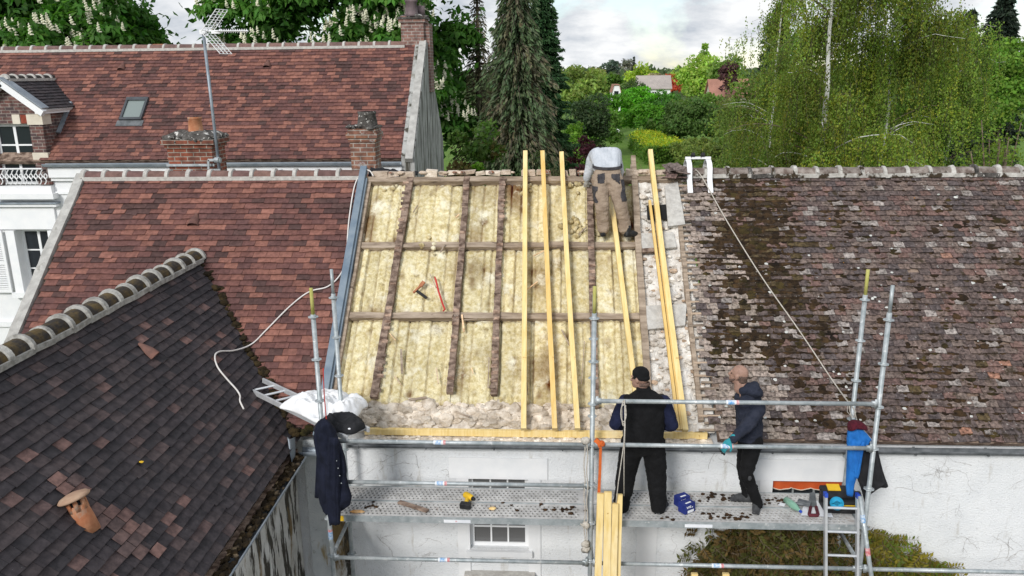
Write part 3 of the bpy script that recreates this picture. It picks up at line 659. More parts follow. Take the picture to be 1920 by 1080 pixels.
while y < 11.1:
    c = random.uniform(.75, 1.2); zj = random.uniform(-.012, .012)
    ridge_tile((WX, y+.335, WZ+.0+zj), (WX, y, WZ+.0-zj), .125, (c, c, c), (.95, .95, .95), [M['ridge_moss'], M['collar']], wr, .95, .03); y += .335
b = MB(); b.span((EX-.42, 3.5, 0), (EX-.10, 9.365, 3.93)); b.build('wing_wall', M['stained'], B)
gutter('wing_gutter', (-3.22, 9.05, 3.93), (-3.22, 3.8, 3.90), .085, M['zinc'], B)
b = MB(); b.span((EX-.05, 4.0, 3.84), (EX+.01, 9.2, 3.96)); b.build('eaves_board', M['old_wood'], B)
b = MB()
for k in range(420):
    yy = random.uniform(4.5, 9.1); xx = -3.22+random.uniform(-.075, .055); r = random.uniform(.012, .04)
    c = random.uniform(.5, 1.3); cc = (c, c*.95, c*.8) if random.random() < .85 else (c*5, c*5.5, c*7); b.stone((xx, yy, 3.915+random.uniform(0, .03)), (r, r*1.4, r*.7), cc, .5)
for k in range(110):                                           # moss along the valley
    t = random.random()**.8; p = Vector((WX, 11.36, 5.98)).lerp(Vector((-3.28, 9.2, 4.05)), t); r = abs(random.gauss(.022, .018))+.012; c = random.uniform(.6, 1.4)
    b.stone(p+Vector((random.gauss(.02, .03), random.gauss(0, .03), .03)), (r*1.2, r*1.2, r*.8), (c, c, c*.8), .6)
for px, py in ((570, 812), (520, 800), (577, 805)):
    x, s = RXS(px, py, .04)
    for k in range(4): b.stone(roof(x+random.uniform(-.05, .05), s+random.uniform(-.03, .03), .05), (.05, .04, .035), (.8, 1.0, .6), .6)
tag(b.build('moss', M['moss'], B, True), kind='stuff')
b = MB()                                                       # bent zinc outlet at the foot of the valley
def zo(u, v):
    a = onY(540, 822, 9.0).lerp(onY(549, 880, 8.82), v); c = onY(553, 822, 9.1).lerp(onY(553, 868, 9.0), v); return a.lerp(c, u) + Vector((0, -.06*sin(pi*u), .02))
b.grid(8, 10, zo); o_ = b.build('valley_outlet', M['zinc'], B, True); sm = o_.modifiers.new('s', 'SOLIDIFY'); sm.thickness = .008
p = on(284, 664, wn, Vector((EX, Y0, EZ))+wn*.04); M['vent_pink'] = mat('vent_pink', (.16, .09, .075), (.26, .13, .10), 12, .9); tile_vent(p-wv*.05, wv, wn, M['vent_pink'], B, .085)
# clay flue with a mushroom cap on the wing
p = on(160, 978, wn, Vector((EX, Y0, EZ))+wn*.02); b = MB()
ax = (wv*.15 + Vector((0, 0, 1))*.72 + wn*.25).normalized(); ax = (Vector((-.34, .06, 1))).normalized()
b.lathe(p-ax*.10, [(.092, 0), (.088, .14), (.080, .22), (.076, .26), (.04, .28)], ax, 20)
sd_ = ax.cross(Vector((0, 1, 0))).normalized(); fd = ax.cross(sd_)
for k in range(7):
    an = 2*pi*k/7+.3; q = p + ax*.12 + (sd_*cos(an)+fd*sin(an))*.073; b.bar(q, q+ax*.12, .035, .02, (sd_*cos(an)+fd*sin(an)))
b.m = 2; b.lathe(p+ax*.1, [(.06, 0), (.06, .15)], ax, 12); b.m = 1
b.lathe(p+ax*.222, [(.085, 0), (.132, .006), (.137, .018), (.115, .038), (.06, .055), (.01, .06)], ax, 24)
b.build('clay_flue', [M['terracotta'], mat('flue_cap', (.36, .22, .15), (.46, .32, .22), 8, .9), M['dark']], B, True)
b = MB(); pts = on(265, 866, wn, Vector((EX, Y0, EZ))+wn*.045); b.stone(pts, (.022, .018, .012), None, .5); b.build('orange_lichen', M['yellow'], B)

# chimneys standing behind the ridge
def chimney(parent, x0, x1, y0, y1, z0, z1, brick, label, capm, capz, crown):
    b = MB(); b.span((x0, y0, z0), (x1, y1, z1)); o = b.build('chimney', brick, parent)
    if label: tag(o, label)
    return o
c1 = chimney(B, -6.49, -5.73, 13.2, 13.75, 4.5, 7.42, M['brick_red'], 'broad red brick chimney with a crusted lichen cap and one clay pot', None, 0, 0)
b = MB()
for k, (g, z0, z1) in enumerate(((.03, 7.42, 7.48), (.07, 7.48, 7.56))): b.span((-6.49-g, 13.2-g, z0), (-5.73+g, 13.75+g, z1))
b.build('corbel', M['brick_red'], c1)
b = MB()
def capf(u, v):
    x = -6.53+.84*u; y = 13.15+.64*v; e = min(u, 1-u, v, 1-v); z = 7.56+.13*min(1, e*4)**.5+.05*mn.noise(Vector((x*5, y*5, 2))); return Vector((x, y, z))
b.grid(24, 20, capf)
for i in range(60): 
    an = random.random()*2*pi; q = Vector((-6.11+.41*max(-1, min(1, 1.4*cos(an))), 13.47+.31*max(-1, min(1, 1.4*sin(an))), 7.57+random.uniform(-.06, .05))); r = random.uniform(.02, .05); b.stone(q, (r, r, r*.8), None, .6)
b.build('lichen_cap', M['lichen_cap'], c1)
b = MB(); b.lathe((-6.06, 13.42, 7.58), [(.15, 0), (.15, .05), (.125, .07), (.105, .30), (.115, .31), (.115, .34), (.085, .34), (.085, .2)], (0, 0, 1), 20)
b.build('chimney_pot', M['terracotta'], c1, True)
c2 = chimney(B, -3.36, -2.95, 13.1, 13.5, 4.5, 7.52, M['brick_old'], 'slim lichened brick chimney with a dark squat pot', None, 0, 0)
b = MB(); b.span((-3.385, 13.075, 7.52), (-2.925, 13.525, 7.58)); b.span((-3.41, 13.05, 7.58), (-2.90, 13.55, 7.66)); b.span((-3.385, 13.075, 7.66), (-2.925, 13.525, 7.72)); b.build('corbel', M['brick_old'], c2)
b = MB()
for k in range(40): r = random.uniform(.03, .06); b.stone((-3.155+random.uniform(-.24, .24), 13.3+random.uniform(-.24, .24), 7.73+random.uniform(0, .03)), (r*1.3, r*1.3, r*.5), None, .5)
b.build('lichen_cap', M['lichen_cap'], c2)
b = MB(); b.lathe((-3.10, 13.3, 7.72), [(.17, 0), (.165, .08), (.14, .22), (.15, .23), (.15, .27), (.11, .27), (.11, .1)], (0, 0, 1), 20); b.build('chimney_pot', M['lichen_cap'], c2, True)
# a crumpled dark sheet behind the ridge
b = MB()
def tarp(u, v): x = -2.98+.75*u; return Vector((x, 12.62+.5*v, 7.02+.10*(1-u)*sin(pi*v)+.05*mn.noise(Vector((u*7, v*6, 1)))))
b.grid(24, 12, tarp); o_ = b.build('tarpaulin', M['charcoal'], None, True, loc=(-2.6, 12.9, 7.0)); tag(o_, 'crumpled dark sheet tucked behind the ridge by the slim chimney', 'tarpaulin')
o_.modifiers.new('s', 'SOLIDIFY').thickness = .01

# ================================================================== back house
Cc = thing('house', 'white house behind with a wide red tile roof and a brick dormer', 'house', (-9, 18, 0))
E0 = onY(757, 300, 17.0); CX0, CX1 = -19.0, -3.28; CRL = 2.40/sin(radians(45)); a45 = radians(45); CU = Vector((0, cos(a45), sin(a45))); CN = Vector((0, -sin(a45), cos(a45)))
EZc = E0.z+.02
def croof(x, s, h=0): return Vector((x, 17.0, EZc)) + CU*s + CN*h
b = MB(); zt = EZc-.12
lw = [(-12.14, -11.36, 3.85, 5.27), (-12.22, -11.38, 6.30, 7.62)]
b.span((CX0, 17.12, 0), (-12.40, 17.5, zt)); b.span((-11.10, 17.12, 0), (CX1, 17.5, zt)); b.span((-12.40, 17.12, 0), (-11.1, 17.5, 3.85)); b.span((-12.4, 17.12, 3.85), (-12.14, 17.5, 5.27)); b.span((-11.36, 17.12, 3.85), (-11.1, 17.5, 5.27)); b.span((-12.4, 17.12, 5.27), (-11.1, 17.5, 6.25))
b.build('wall', M['smooth_white'], Cc)
b = MB(); slab(b, croof(CX0, 0), (1, 0, 0), CU, CN, CX1-CX0, CRL, .1)
bu = Vector((0, -cos(a45), sin(a45))); bn = Vector((0, sin(a45), cos(a45))); rgc = croof(0, CRL); slab(b, Vector((CX0, 0, 0))+rgc-bu*CRL, (1, 0, 0), bu, bn, CX1-CX0, CRL-.01, .1); b.m = 1
tiles(b, croof(CX0, 0), (1, 0, 0), CU, CN, CX1-CX0, CRL-.05, .106, .19, col_red(9, .30, .12), lambda x, s: not (-12.35 < CX0+x < -11.15 and s < 1.35), jit=.8, lift=.026)
rc = b.build('red_roof', [M['old_wood'], M['tile']], Cc)
x = CX0
while x < CX1-.3: ridge_tile(croof(x, CRL, -.02), croof(x+.36, CRL, -.02), .11, pick([(.19, .115, .10), (.16, .10, .09), (.22, .13, .11)]), (.85, .83, .8), [M['ridge'], M['mortar']], rc, .9, .02); x += .36
gutter('gutter', (-11.12, 16.93, EZc-.06), (CX1, 16.93, EZc-.06), .07, M['zinc'], Cc)
b = MB(); b.span((-11.08, 16.98, zt-.24), (CX1, 17.12, zt-.03)); b.span((-11.08, 17.04, zt-.32), (CX1, 17.12, zt-.245)); b.span((-11.08, 17.08, zt-.62), (CX1, 17.118, zt-.56)); b.build('cornice', M['white_paint'], Cc)
b = MB(); gx = CX1
rr = croof(0, CRL)
b.prism([(gx, 17.0, 0), (gx, 17.0, EZc+.05), (gx, rr.y, rr.z+.05), (gx, rr.y+2.1, EZc+.05), (gx, rr.y+2.1, 0)], (.28, 0, 0)); b.build('gable_wall', M['gable'], Cc)
b = MB(); b.bar(croof(gx+.18, -.06, .03), croof(gx+.18, CRL+.05, .03), .16, .12, CN); b.bar(Vector((gx+.13, rr.y, rr.z+.03)), Vector((gx+.13, rr.y+2.1, EZc+.03)), .24, .12, bn); b.build('gable_coping', M['coping'], Cc)
ch = MB(); ch.span((-3.60, 19.35, 8.3), (-3.07, 19.85, 9.86)); ch.span((-3.30, 19.45, 8.15), (-2.95, 19.95, 9.70))
ch.build('chimney_base', M['brick_pale'], Cc)
c3 = MB(); c3.span((-3.64, 19.31, 9.72), (-3.03, 19.89, 9.80)); c3.m = 1; c3.span((-3.67, 19.28, 9.80), (-3.0, 19.92, 9.84))
for k in range(16): r = random.uniform(.04, .08); c3.stone((-3.335+random.uniform(-.25, .25), 19.6+random.uniform(-.2, .2), 9.86), (r*1.6, r*1.6, r*.7), None, .4)
c3 = c3.build('chimney', [M['brick_pale'], M['lichen_cap']], Cc)
b = MB(); b.lathe((-3.36, 19.5, 9.86), [(.20, 0), (.15, .06), (.13, .3), (.15, .32), (.15, .36), (.09, .36), (.09, .2)], (0, 0, 1), 18); b.lathe((-3.2, 19.75, 9.86), [(.12, 0), (.11, .25), (.08, .25)], (0, 0, 1), 14)
b.build('chimney_pot', M['pot_dark'], c3, True)
# dormer
dm = MB(); DX0, DX1, DR = -12.42, -11.08, -11.75; zE, zR = 7.95, 8.45
dm.span((DX0, 17.05, 6.30), (-12.22, 17.3, zE)); dm.span((-11.38, 17.05, 6.30), (DX1, 17.3, zE)); dm.span((-12.22, 17.05, 7.62), (-11.38, 17.3, zE)); dm.prism([(DX0, 17.05, zE), (DX1, 17.05, zE), (DR, 17.05, zR+.05)], (0, .25, 0))
dm.prism([(DX1-.2, 17.3, EZc+.3), (DX1-.2, 17.3, zE), (DX1-.2, 18.2, zE)], (.2, 0, 0)); dm.prism([(DX0, 17.3, EZc+.3), (DX0, 17.3, zE), (DX0, 18.2, zE)], (.2, 0, 0))
dm = dm.build('dormer', M['brick_dormer'], Cc)
b = MB(); b.span((-11.40, 17.03, 7.60), (DX1+.03, 17.34, 7.82)); b.span((-11.72, 17.03, 7.62), (-11.55, 17.06, 7.82)); b.span((-11.40, 17.03, 6.85), (DX1+.03, 17.34, 7.0)); b.span((-12.42, 17.03, 7.62), (-12.25, 17.06, 7.82)); b.build('stone_block', M['cream'], dm)
b = MB(); 
for k in range(5): b.box((-11.52+.028*k, 17.045, 7.72), (.018, .02, .18))
b.build('brick_lintel', mat('lintel_brick', (.32, .08, .05), (.40, .10, .06), 9, .9), dm)
sR = Vector((DX1+.15-DR, 0, zE-.03-zR-.1)); L_ = sR.length; sR.normalize(); nR = Vector((-sR.z, 0, sR.x)); 
b = MB(); 
for sg in (1, -1):
    d = Vector((sR.x*sg, 0, sR.z)); n_ = Vector((-sR.z*sg, 0, sR.x)); top = Vector((DR, 16.95, zR+.1)); slab(b, top+d*L_+Vector((0, 0, 0)), (0, 1, 0), -d, n_, 1.8, L_, .06)
b.m = 1; d = Vector((sR.x, 0, sR.z)); n_ = Vector((-sR.z, 0, sR.x)); tiles(b, Vector((DR, 17.1, zR+.1))+d*L_, (0, 1, 0), -d, n_, 1.6, L_-.02, .10, .18, lambda x, s: pick(DARK+[(.06, .05, .055)]), lambda x, s: True)
dr = b.build('dormer_roof', [M['white_paint'], M['tile_dark']], dm)
y = 17.05
while y < 18.6: ridge_tile((DR, y, zR+.11), (DR, y+.3, zR+.11), .09, (.05, .045, .04), (.5, .48, .45), [M['ridge'], M['mortar']], dr); y += .3
b = MB(); top = Vector((DR, 16.93, zR+.10))
for sg in (1, -1): d = Vector((sR.x*sg, 0, sR.z)); b.bar(top-Vector((0, 0, .08)), top-Vector((0, 0, .08))+d*(L_), .12, .13, Vector((-sR.z*sg, 0, sR.x)))
b.span((DX1-.06, 16.95, zE-.12), (DX1+.10, 18.1, zE-.02)); b.build('bargeboard', M['white_paint'], dm)
b = MB(); d = Vector((sR.x, 0, sR.z)); b.bar(top+Vector((0, .06, .045)), top+Vector((0, .06, .045))+d*(L_+.02), .26, .02, Vector((-sR.z, 0, sR.x))); b.bar(croof(DX1+.05, 0.75, .05), croof(DX1+.05, 1.65, .05), .08, .06, CN); b.build('lead_flashing', M['zinc'], dm)
b = MB(); b.bar((DX1+.03, 17.28, 6.95), (DX1+.03, 18.12, 7.86), .05, .12, (1, 0, 0)); b.build('cheek_board', M['coping'], dm)
sash(dm, -12.22, -11.38, 6.30, 7.62, 17.16, 2, 3, .06, .035)
b = MB(); b.span((-12.22, 17.26, 6.3), (-11.8, 17.28, 7.62)); b.build('curtain', M['curtain'], dm)
b = MB(); b.span((DX0, 17.0, 6.12), (DX1-.0, 17.3, 6.28)); b.span((DX0, 16.9, 6.0), (DX1+.08, 17.12, 6.12)); b.build('window_ledge', M['smooth_white'], dm)
b = MB(); b.tube([(-12.4, 16.97, 6.66), (-11.2, 16.97, 6.66)], .018, 6)
for k in range(12):
    x = -12.4+k*.11; b.tube([Vector((x, 16.97, 6.32))+Vector((.05*sin(t*pi*2), 0, .32*t)) for t in np.linspace(0, 1, 9)], .012, 5); b.tube([Vector((x+.05+.035*cos(t), 16.97, 6.50+.05*sin(t))) for t in np.linspace(0, 2*pi, 9)], .012, 5)
b.build('balcony_rail', M['white_paint'], dm)
# first floor window with its head ledge and shutters
b = MB(); b.span((-12.9, 16.98, 5.82), (-11.02, 17.12, 5.88)); b.m = 1; b.span((-12.9, 16.95, 5.88), (-10.99, 17.12, 5.92)); b.m = 0
b.span((-12.9, 17.06, 5.30), (-11.14, 17.118, 5.80)); b.span((-11.36, 17.04, 3.8), (-11.16, 17.118, 5.27)); b.span((-12.34, 17.04, 3.8), (-12.14, 17.118, 5.27)); b.span((-12.4, 16.98, 3.72), (-11.1, 17.118, 3.84)); b.build('window_head', [M['white_paint'], M['zinc']], Cc)
sash(Cc, -12.14, -11.36, 3.85, 5.27, 17.30, 2, 3, .06, .03)
for x0 in (-12.86, -11.14):
    b = MB(); b.span((x0, 17.0, 3.84), (x0+.06, 17.04, 5.28)); b.span((x0+.40, 17.0, 3.84), (x0+.46, 17.04, 5.28)); b.span((x0+.06, 17.0, 3.84), (x0+.40, 17.04, 3.92)); b.span((x0+.06, 17.0, 4.5), (x0+.40, 17.04, 4.58)); b.span((x0+.06, 17.0, 5.2), (x0+.40, 17.04, 5.28))
    for k in range(30): z = 3.94+k*.042; b.box((x0+.23, 17.02, z), (.34, .03, .012), Matrix.Rotation(.6, 3, 'X'))
    b.build('shutter', M['white_paint'], Cc)
b = MB(); b.span((CX0, 17.05, 3.0), (CX1, 17.118, 3.12)); b.build('string_course', M['smooth_white'], Cc)
b = MB(); b.tube([(-5.9, 17.0, 6.62), (-5.87, 17.05, 6.4), (-5.84, 17.08, 6.2), (-5.84, 17.08, 3)], .05, 8); b.build('downpipe', M['zinc'], Cc)
# roof window
sk = [on(px, py, CN, croof(0, 0, .06)) for px, py in ((222, 225), (263, 225), (281, 183), (240, 183))]
x0 = (sk[0].x+sk[3].x)/2; x1 = (sk[1].x+sk[2].x)/2; s0 = (sk[0]-croof(0, 0)).dot(CU); s1 = (sk[2]-croof(0, 0)).dot(CU)
b = MB()
for a_, c_, s_, t_ in ((x0, x0+.05, s0, s1), (x1-.05, x1, s0, s1), (x0+.05, x1-.05, s0, s0+.06), (x0+.05, x1-.05, s1-.09, s1)):
    b.hexa([croof(a_, s_, .0), croof(c_, s_, .0), croof(c_, t_, .0), croof(a_, t_, .0), croof(a_, s_, .09), croof(c_, s_, .09), croof(c_, t_, .09), croof(a_, t_, .09)])
rwin = b.build('roof_window', mat('roof_window_frame', (.05, .055, .06), (.08, .09, .1), 5, .5), Cc)
b = MB(); b.hexa([croof(x, s, h) for h in (.03, .06) for x, s in ((x0+.05, s0+.06), (x1-.05, s0+.06), (x1-.05, s1-.09), (x0+.05, s1-.09))]); b.build('pane', M['glass_sky'], rwin)
b = MB(); b.hexa([croof(x, s, h) for h in (.03, .05) for x, s in ((x0-.05, s0-.16), (x1+.05, s0-.16), (x1+.05, s0-.005), (x0-.05, s0-.005))]); b.build('apron', M['zinc_dark'], rwin)
for px, py in ((227, 132), (310, 260), (500, 127)):
    q = on(px, py, CN, croof(0, 0, .03)); tile_vent(q, CU, CN, M['vent_red'], Cc, .09)
for px in (304, 475):
    q = onY(px, 92, 21.2); b = MB(); b.span((q.x-.14, 21.0, 8), (q.x+.14, 21.3, q.z+.12)); b.build('chimney', M['terracotta'], Cc)
# ================================================================== scaffold
S = thing('scaffold', 'galvanised tube scaffold with a perforated deck along the white wall', 'scaffold', (.45, 8.73, 0))
FY, BY = 8.34, 9.12
for (x, y, top, tip) in ((-2.675, FY, 6.33, 1), (-2.66, BY, 6.35, 0), (.425, FY, 6.36, 1), (.46, BY, 6.05, 0), (3.55, FY, 6.38, 0), (3.585, BY, 6.36, 1)):
    b = MB(); b.tube([(x, y, .05), (x, y, top-.30)], .0265, 14); b.m = 1 if tip else 0; b.tube([(x, y, top-.31), (x, y, top)], .020, 12); b.m = 2
    for z in np.arange(.5, top-.25, .5): pass
    st = b.build('standard', [M['galv'], M['yellow_paint']], S, True)
    for z in np.arange(1.5, top-.28, .5):
        b = MB(); b.lathe((x, y, z), [(.027, -.02), (.033, -.012), (.033, -.006), (.056, -.005), (.060, 0), (.056, .005), (.033, .006), (.033, .012), (.027, .02)], (0, 0, 1), 8)
        b.build('rosette', M['galv'], st)
    b = MB(); b.span((x-.075, y-.075, 0), (x+.075, y+.075, .01)); b.lathe((x, y, .01), [(.02, 0), (.02, .3), (.045, .3), (.045, .34)], (0, 0, 1), 10); b.build('base_jack', M['galv'], st)
def ledger(a, c, stickers=(), r=.0242):
    a, c = Vector(a), Vector(c); d = (c-a).normalized(); b = MB(); b.tube([a+d*.07, c-d*.07], r, 14)
    for p, s in ((a, 1), (c, -1)):
        q = p+d*s*.045; b.bar(q-d*s*.02, q+d*s*.05, .03, .066, (0, 0, 1)); b.bar(q+Vector((0, 0, -.05)), q+Vector((0, 0, .055)), .012, .03, d)
    o = b.build('ledger', M['galv'], S, True)
    for t in stickers:
        p = a.lerp(c, t); b = MB(); b.tube([p-d*.055, p+d*.055], r+.0012, 14); b.m = 1; b.tube([p-d*.035, p+d*.035], r+.002, 14); b.m = 2; b.tube([p+d*.055, p+d*.085], r+.0015, 14); b.build('sticker', [M['paper'], M['sticker_blue'], M['sticker_red']], o)
LX, MX, RX_ = -2.675, .425, 3.55
ledger((MX, FY-.04, 5.05), (RX_, FY-.04, 5.05), (.485,)); ledger((MX, FY-.04, 4.52), (RX_, FY-.04, 4.52), (.475,)); ledger((LX, FY-.04, 4.52), (MX, FY-.04, 4.515), (.435,))
ledger((LX, FY-.04, 4.0), (MX, FY-.04, 4.0), (.435,)); ledger((LX, FY-.04, 2.99), (MX, FY-.04, 2.99), (.435,)); ledger((MX, FY-.04, 2.99), (RX_, FY-.04, 2.99), (.47,)); 
ledger((RX_, FY-.04, 2.99), (6.6, FY-.04, 2.99))
ledger((LX, BY+.03, 1.5), (MX, BY+.03, 1.5))
for x in (LX, MX+.02, RX_+.02): ledger((x, FY, 3.43), (x, BY, 3.43)); ledger((x, FY, 2.99), (x, BY, 2.99)); ledger((x, FY, 1.5), (x, BY, 1.5))
ledger((RX_+.02, FY, 4.52), (RX_+.02, BY, 4.52))
# right-hand brace
b = MB(); b.tube([onY(1612, 930, 8.27), onY(1634, 1082, 8.12), onY(1640, 1082, 8.12)+Vector((.5, -.1, -2.2))], .0245, 12); br = b.build('brace', M['galv'], S, True)
for q, m in ((onY(1618, 972, 8.225), 'sticker_blue'), (onY(1627, 1034, 8.165), 'sticker_red')): b = MB(); d = Vector((.13, -.12, -.8)).normalized(); b.tube([q-d*.045, q+d*.045], .027, 12); b.build('sticker', M[m], br)
b = MB(); q = Vector((LX, FY, 3.27)); b.tube([q-Vector((0, 0, .05)), q+Vector((0, 0, .05))], .0285, 12); b.m = 1; b.tube([q+Vector((0, 0, .05)), q+Vector((0, 0, .08))], .0282, 12); b.build('sticker', [M['sticker_blue'], M['sticker_red']], S)
# perforated planks
def plank(x0, x1, y0, y1, z):
    b = MB(); W_ = y1-y0; rows_ = 5; px_ = .054; ncol = int((x1-x0-.12)/px_); edge = .035; ph = (W_-2*edge)/rows_
    vs, fs = [], []
    K = 8
    for r in range(rows_):
        for c in range(ncol):
            cx = x0+.06+(c+.5)*px_; cy = y0+edge+(r+.5)*ph; sh = (px_/4 if r % 2 else -px_/4)
            hx, hy = px_/2, ph/2; base = len(vs)
            ring = [(hx*a, hy*bb) for a, bb in ((-1, -1), (0, -1), (1, -1), (1, 0), (1, 1), (0, 1), (-1, 1), (-1, 0))]
            vs += [(cx+a, cy+bb, z) for a, bb in ring]
            vs += [(cx+sh+.0135*cos(-3*pi/4+k*pi/4), cy+.0215*sin(-3*pi/4+k*pi/4), z+.003) for k in range(K)]
            vs += [(cx+sh+.0130*cos(-3*pi/4+k*pi/4), cy+.0210*sin(-3*pi/4+k*pi/4), z-.012) for k in range(K)]
            for k in range(K): k2 = (k+1) % K; fs += [(base+k, base+k2, base+8+k2, base+8+k), (base+8+k, base+8+k2, base+16+k2, base+16+k)]
    b.raw(vs, fs)
    b.raw([(x0, y0, z), (x0+.06, y0, z), (x0+.06, y1, z), (x0, y1, z)], [(0, 1, 2, 3)]); xe = x0+.06+ncol*px_; b.raw([(xe, y0, z), (x1, y0, z), (x1, y1, z), (xe, y1, z)], [(0, 1, 2, 3)])
    b.raw([(x0+.06, y0, z), (xe, y0, z), (xe, y0+edge, z), (x0+.06, y0+edge, z)], [(0, 1, 2, 3)]); b.raw([(x0+.06, y1-edge, z), (xe, y1-edge, z), (xe, y1, z), (x0+.06, y1, z)], [(0, 1, 2, 3)])
    o = b.build('deck_plank', M['deck'], S)
    b = MB(); b.span((x0+.01, y0+.004, z-.072), (x1-.01, y1-.004, z-.068)); b.span((x0, y0-.006, z-.075), (x1, y0-.001, z+.006)); b.span((x0, y1+.001, z-.075), (x1, y1+.006, z+.006)); b.span((x0, y0, z-.07), (x0+.004, y1, z-.002)); b.span((x1-.004, y0, z-.07), (x1, y1, z-.002))  # closed bottom sheet added so the cavity under the holes stays dark
    b.build('side_rail', M['galv'], o); return o
pls = []
for (a, c) in ((LX+.05, MX-.04), (MX+.05, RX_-.04)):
    for (y0, y1) in ((8.395, 8.735), (8.755, 9.095)): pls.append(plank(a, c, y0, y1, 3.5))
b = MB(); q = onY(857, 974, 8.385); b.span((q.x-.16, 8.386, 3.435), (q.x+.16, 8.388, 3.475)); b.m = 1; b.span((q.x-.02, 8.3845, 3.447), (q.x+.0, 8.3855, 3.463)); b.build('label_plate', [M['paper'], M['sticker_red']], pls[0])
b = MB(); q = onY(1310, 984, 8.385); b.span((q.x-.16, 8.386, 3.435), (q.x+.16, 8.388, 3.475)); b.build('label_plate', M['paper'], pls[2])
b = MB(); b.span((LX+.055, 8.386, 3.43), (LX+.16, 8.388, 3.50)); b.build('yellow_mark', M['yellow'], pls[0])
# moss and dirt dropped on the deck
b = MB()
for px, py, n, sp in ((1300, 940, 9, 14), (1340, 930, 10, 12), (1375, 937, 9, 10), (1330, 965, 8, 9), (1365, 968, 8, 9), (1395, 968, 6, 7), (1455, 940, 14, 12), (1250, 970, 4, 8), (1065, 955, 10, 20), (1000, 950, 6, 30), (700, 948, 8, 12)):
    for k in range(n):
        q = onZ(px+random.gauss(0, sp), py+random.gauss(0, 4), 3.51)
        if 8.41 < q.y < 9.08: r = random.uniform(.008, .024); c = random.uniform(.7, 1.5); b.stone(q, (r*1.3, r, r*.6), (c*1.1, c*.85, c*.75), .6)
tag(b.build('moss_crumbs', M['moss'], None, True), 'crumbs of brown moss fallen on the perforated scaffold deck', 'moss', kind='stuff')

# ================================================================== new timbers
def timber(pa, pb, w_, t_, up, label, tone=1.0, nm='timber_beam', group=None, cat='timber'):
    pa, pb = Vector(pa), Vector(pb); b = MB(); c = (tone, tone*(.97 if tone > .95 else .88), tone*(.95 if tone > .95 else .72))
    d = (pb-pa).normalized(); r = d.cross(Vector(up)).normalized(); u = r.cross(d); sd = random.random()*60; secs = []; ch = .003; bow = random.uniform(-.012, .012)
    for i in range(15):                                       # sawn beam, eased edges, slightly bowed and twisted
        t = i/14; p = pa.lerp(pb, t)+r*(bow*sin(pi*t)+.003*mn.noise(Vector((t*5, sd, 0)))); a, g = w_/2, t_/2; tw = .02*mn.noise(Vector((t*2, sd, 3)))
        q = [(-a+ch, -g), (a-ch, -g), (a, -g+ch), (a, g-ch), (a-ch, g), (-a+ch, g), (-a, g-ch), (-a, -g+ch)]
        secs.append([p+r*(x*cos(tw)-y*sin(tw))+u*(x*sin(tw)+y*cos(tw)) for x, y in q])
    b.loft(secs, True, c); o = b.build(nm, M['timber'], None, False, loc=tuple(pa)); tag(o, label, cat, group); return o
GT = 'new rafters laid up the stripped roof'
for (p, q, w_, t_, tone, lab) in (((985, 285), (982, 805), .068, .075, 1.0, 'pale new rafter leftmost of those laid up the stripped roof'),
        ((1017, 285), (1040, 805), .066, .075, .93, 'orange toned new rafter, second from the left on the stripped roof'),
        ((1053, 287), (1083, 805), .068, .075, 1.0, 'pale new rafter third from the left, ending left of the tall scaffold post'),
        ((1146, 372), (1199, 800), .066, .075, 1.0, 'pale new rafter running between the legs of the bending man'),
        ((1219, 283), (1285, 808), .070, .085, 1.0, 'thick pale new rafter over the white stone party wall'),
        ((1218, 377), (1272, 806), .040, .05, .93, 'thin orange batten, leftmost beside the thick rafter over the party wall'),
        ((1231, 420), (1278, 806), .030, .06, .86, 'thin batten wedged between the thick rafter and the orange batten')):
    timber(RP(*q, .095), RP(*p, .095), w_, t_, RN, lab, tone, group=GT)
timber((-2.46, 9.425, 4.115), (1.93, 9.425, 4.115), .062, .082, (0, 0, 1), 'long new timber lying level along the eaves under the rafters', 1.0, 'wall_plate')
GS = 'boards leaning on the scaffold'
for k, (xa, xb, ty, w_, tone, lab) in enumerate(((1120, 1132, 925, .078, 1.0, 'long board leaning on the scaffold, leftmost, against the orange strap'), (1133, 1147, 922, .085, 1.0, 'long board leaning on the scaffold with the highest square top'), (1147, 1160, 944, .072, .97, 'long board leaning on the scaffold with a lower top and yellow stains'), (1156, 1167, 927, .070, 1.0, 'long board leaning on the scaffold, rightmost and half behind its neighbour'))):
    yt = 8.21 + (.05 if k == 3 else 0); t = onY((xa+xb)/2, ty, yt); bt = onY((xa+xb)/2-4, 1085, yt-.14); d = (bt-t).normalized(); e = t + d*(t.z/-d.z)
    timber(e, t, w_, .045, (0, -1, 0), lab, tone, 'board', GS, 'board')
for px, lab in ((1302, 'board end showing at the bottom edge, left one under the wisteria'), (1361, 'board end showing at the bottom edge, right one under the wisteria')):
    t = onY(px, 1075, 8.15); timber((t.x, 7.6, 0), t, .075, .05, (0, -1, 0), lab, 1.0, 'board', 'board ends at the bottom edge', 'board')

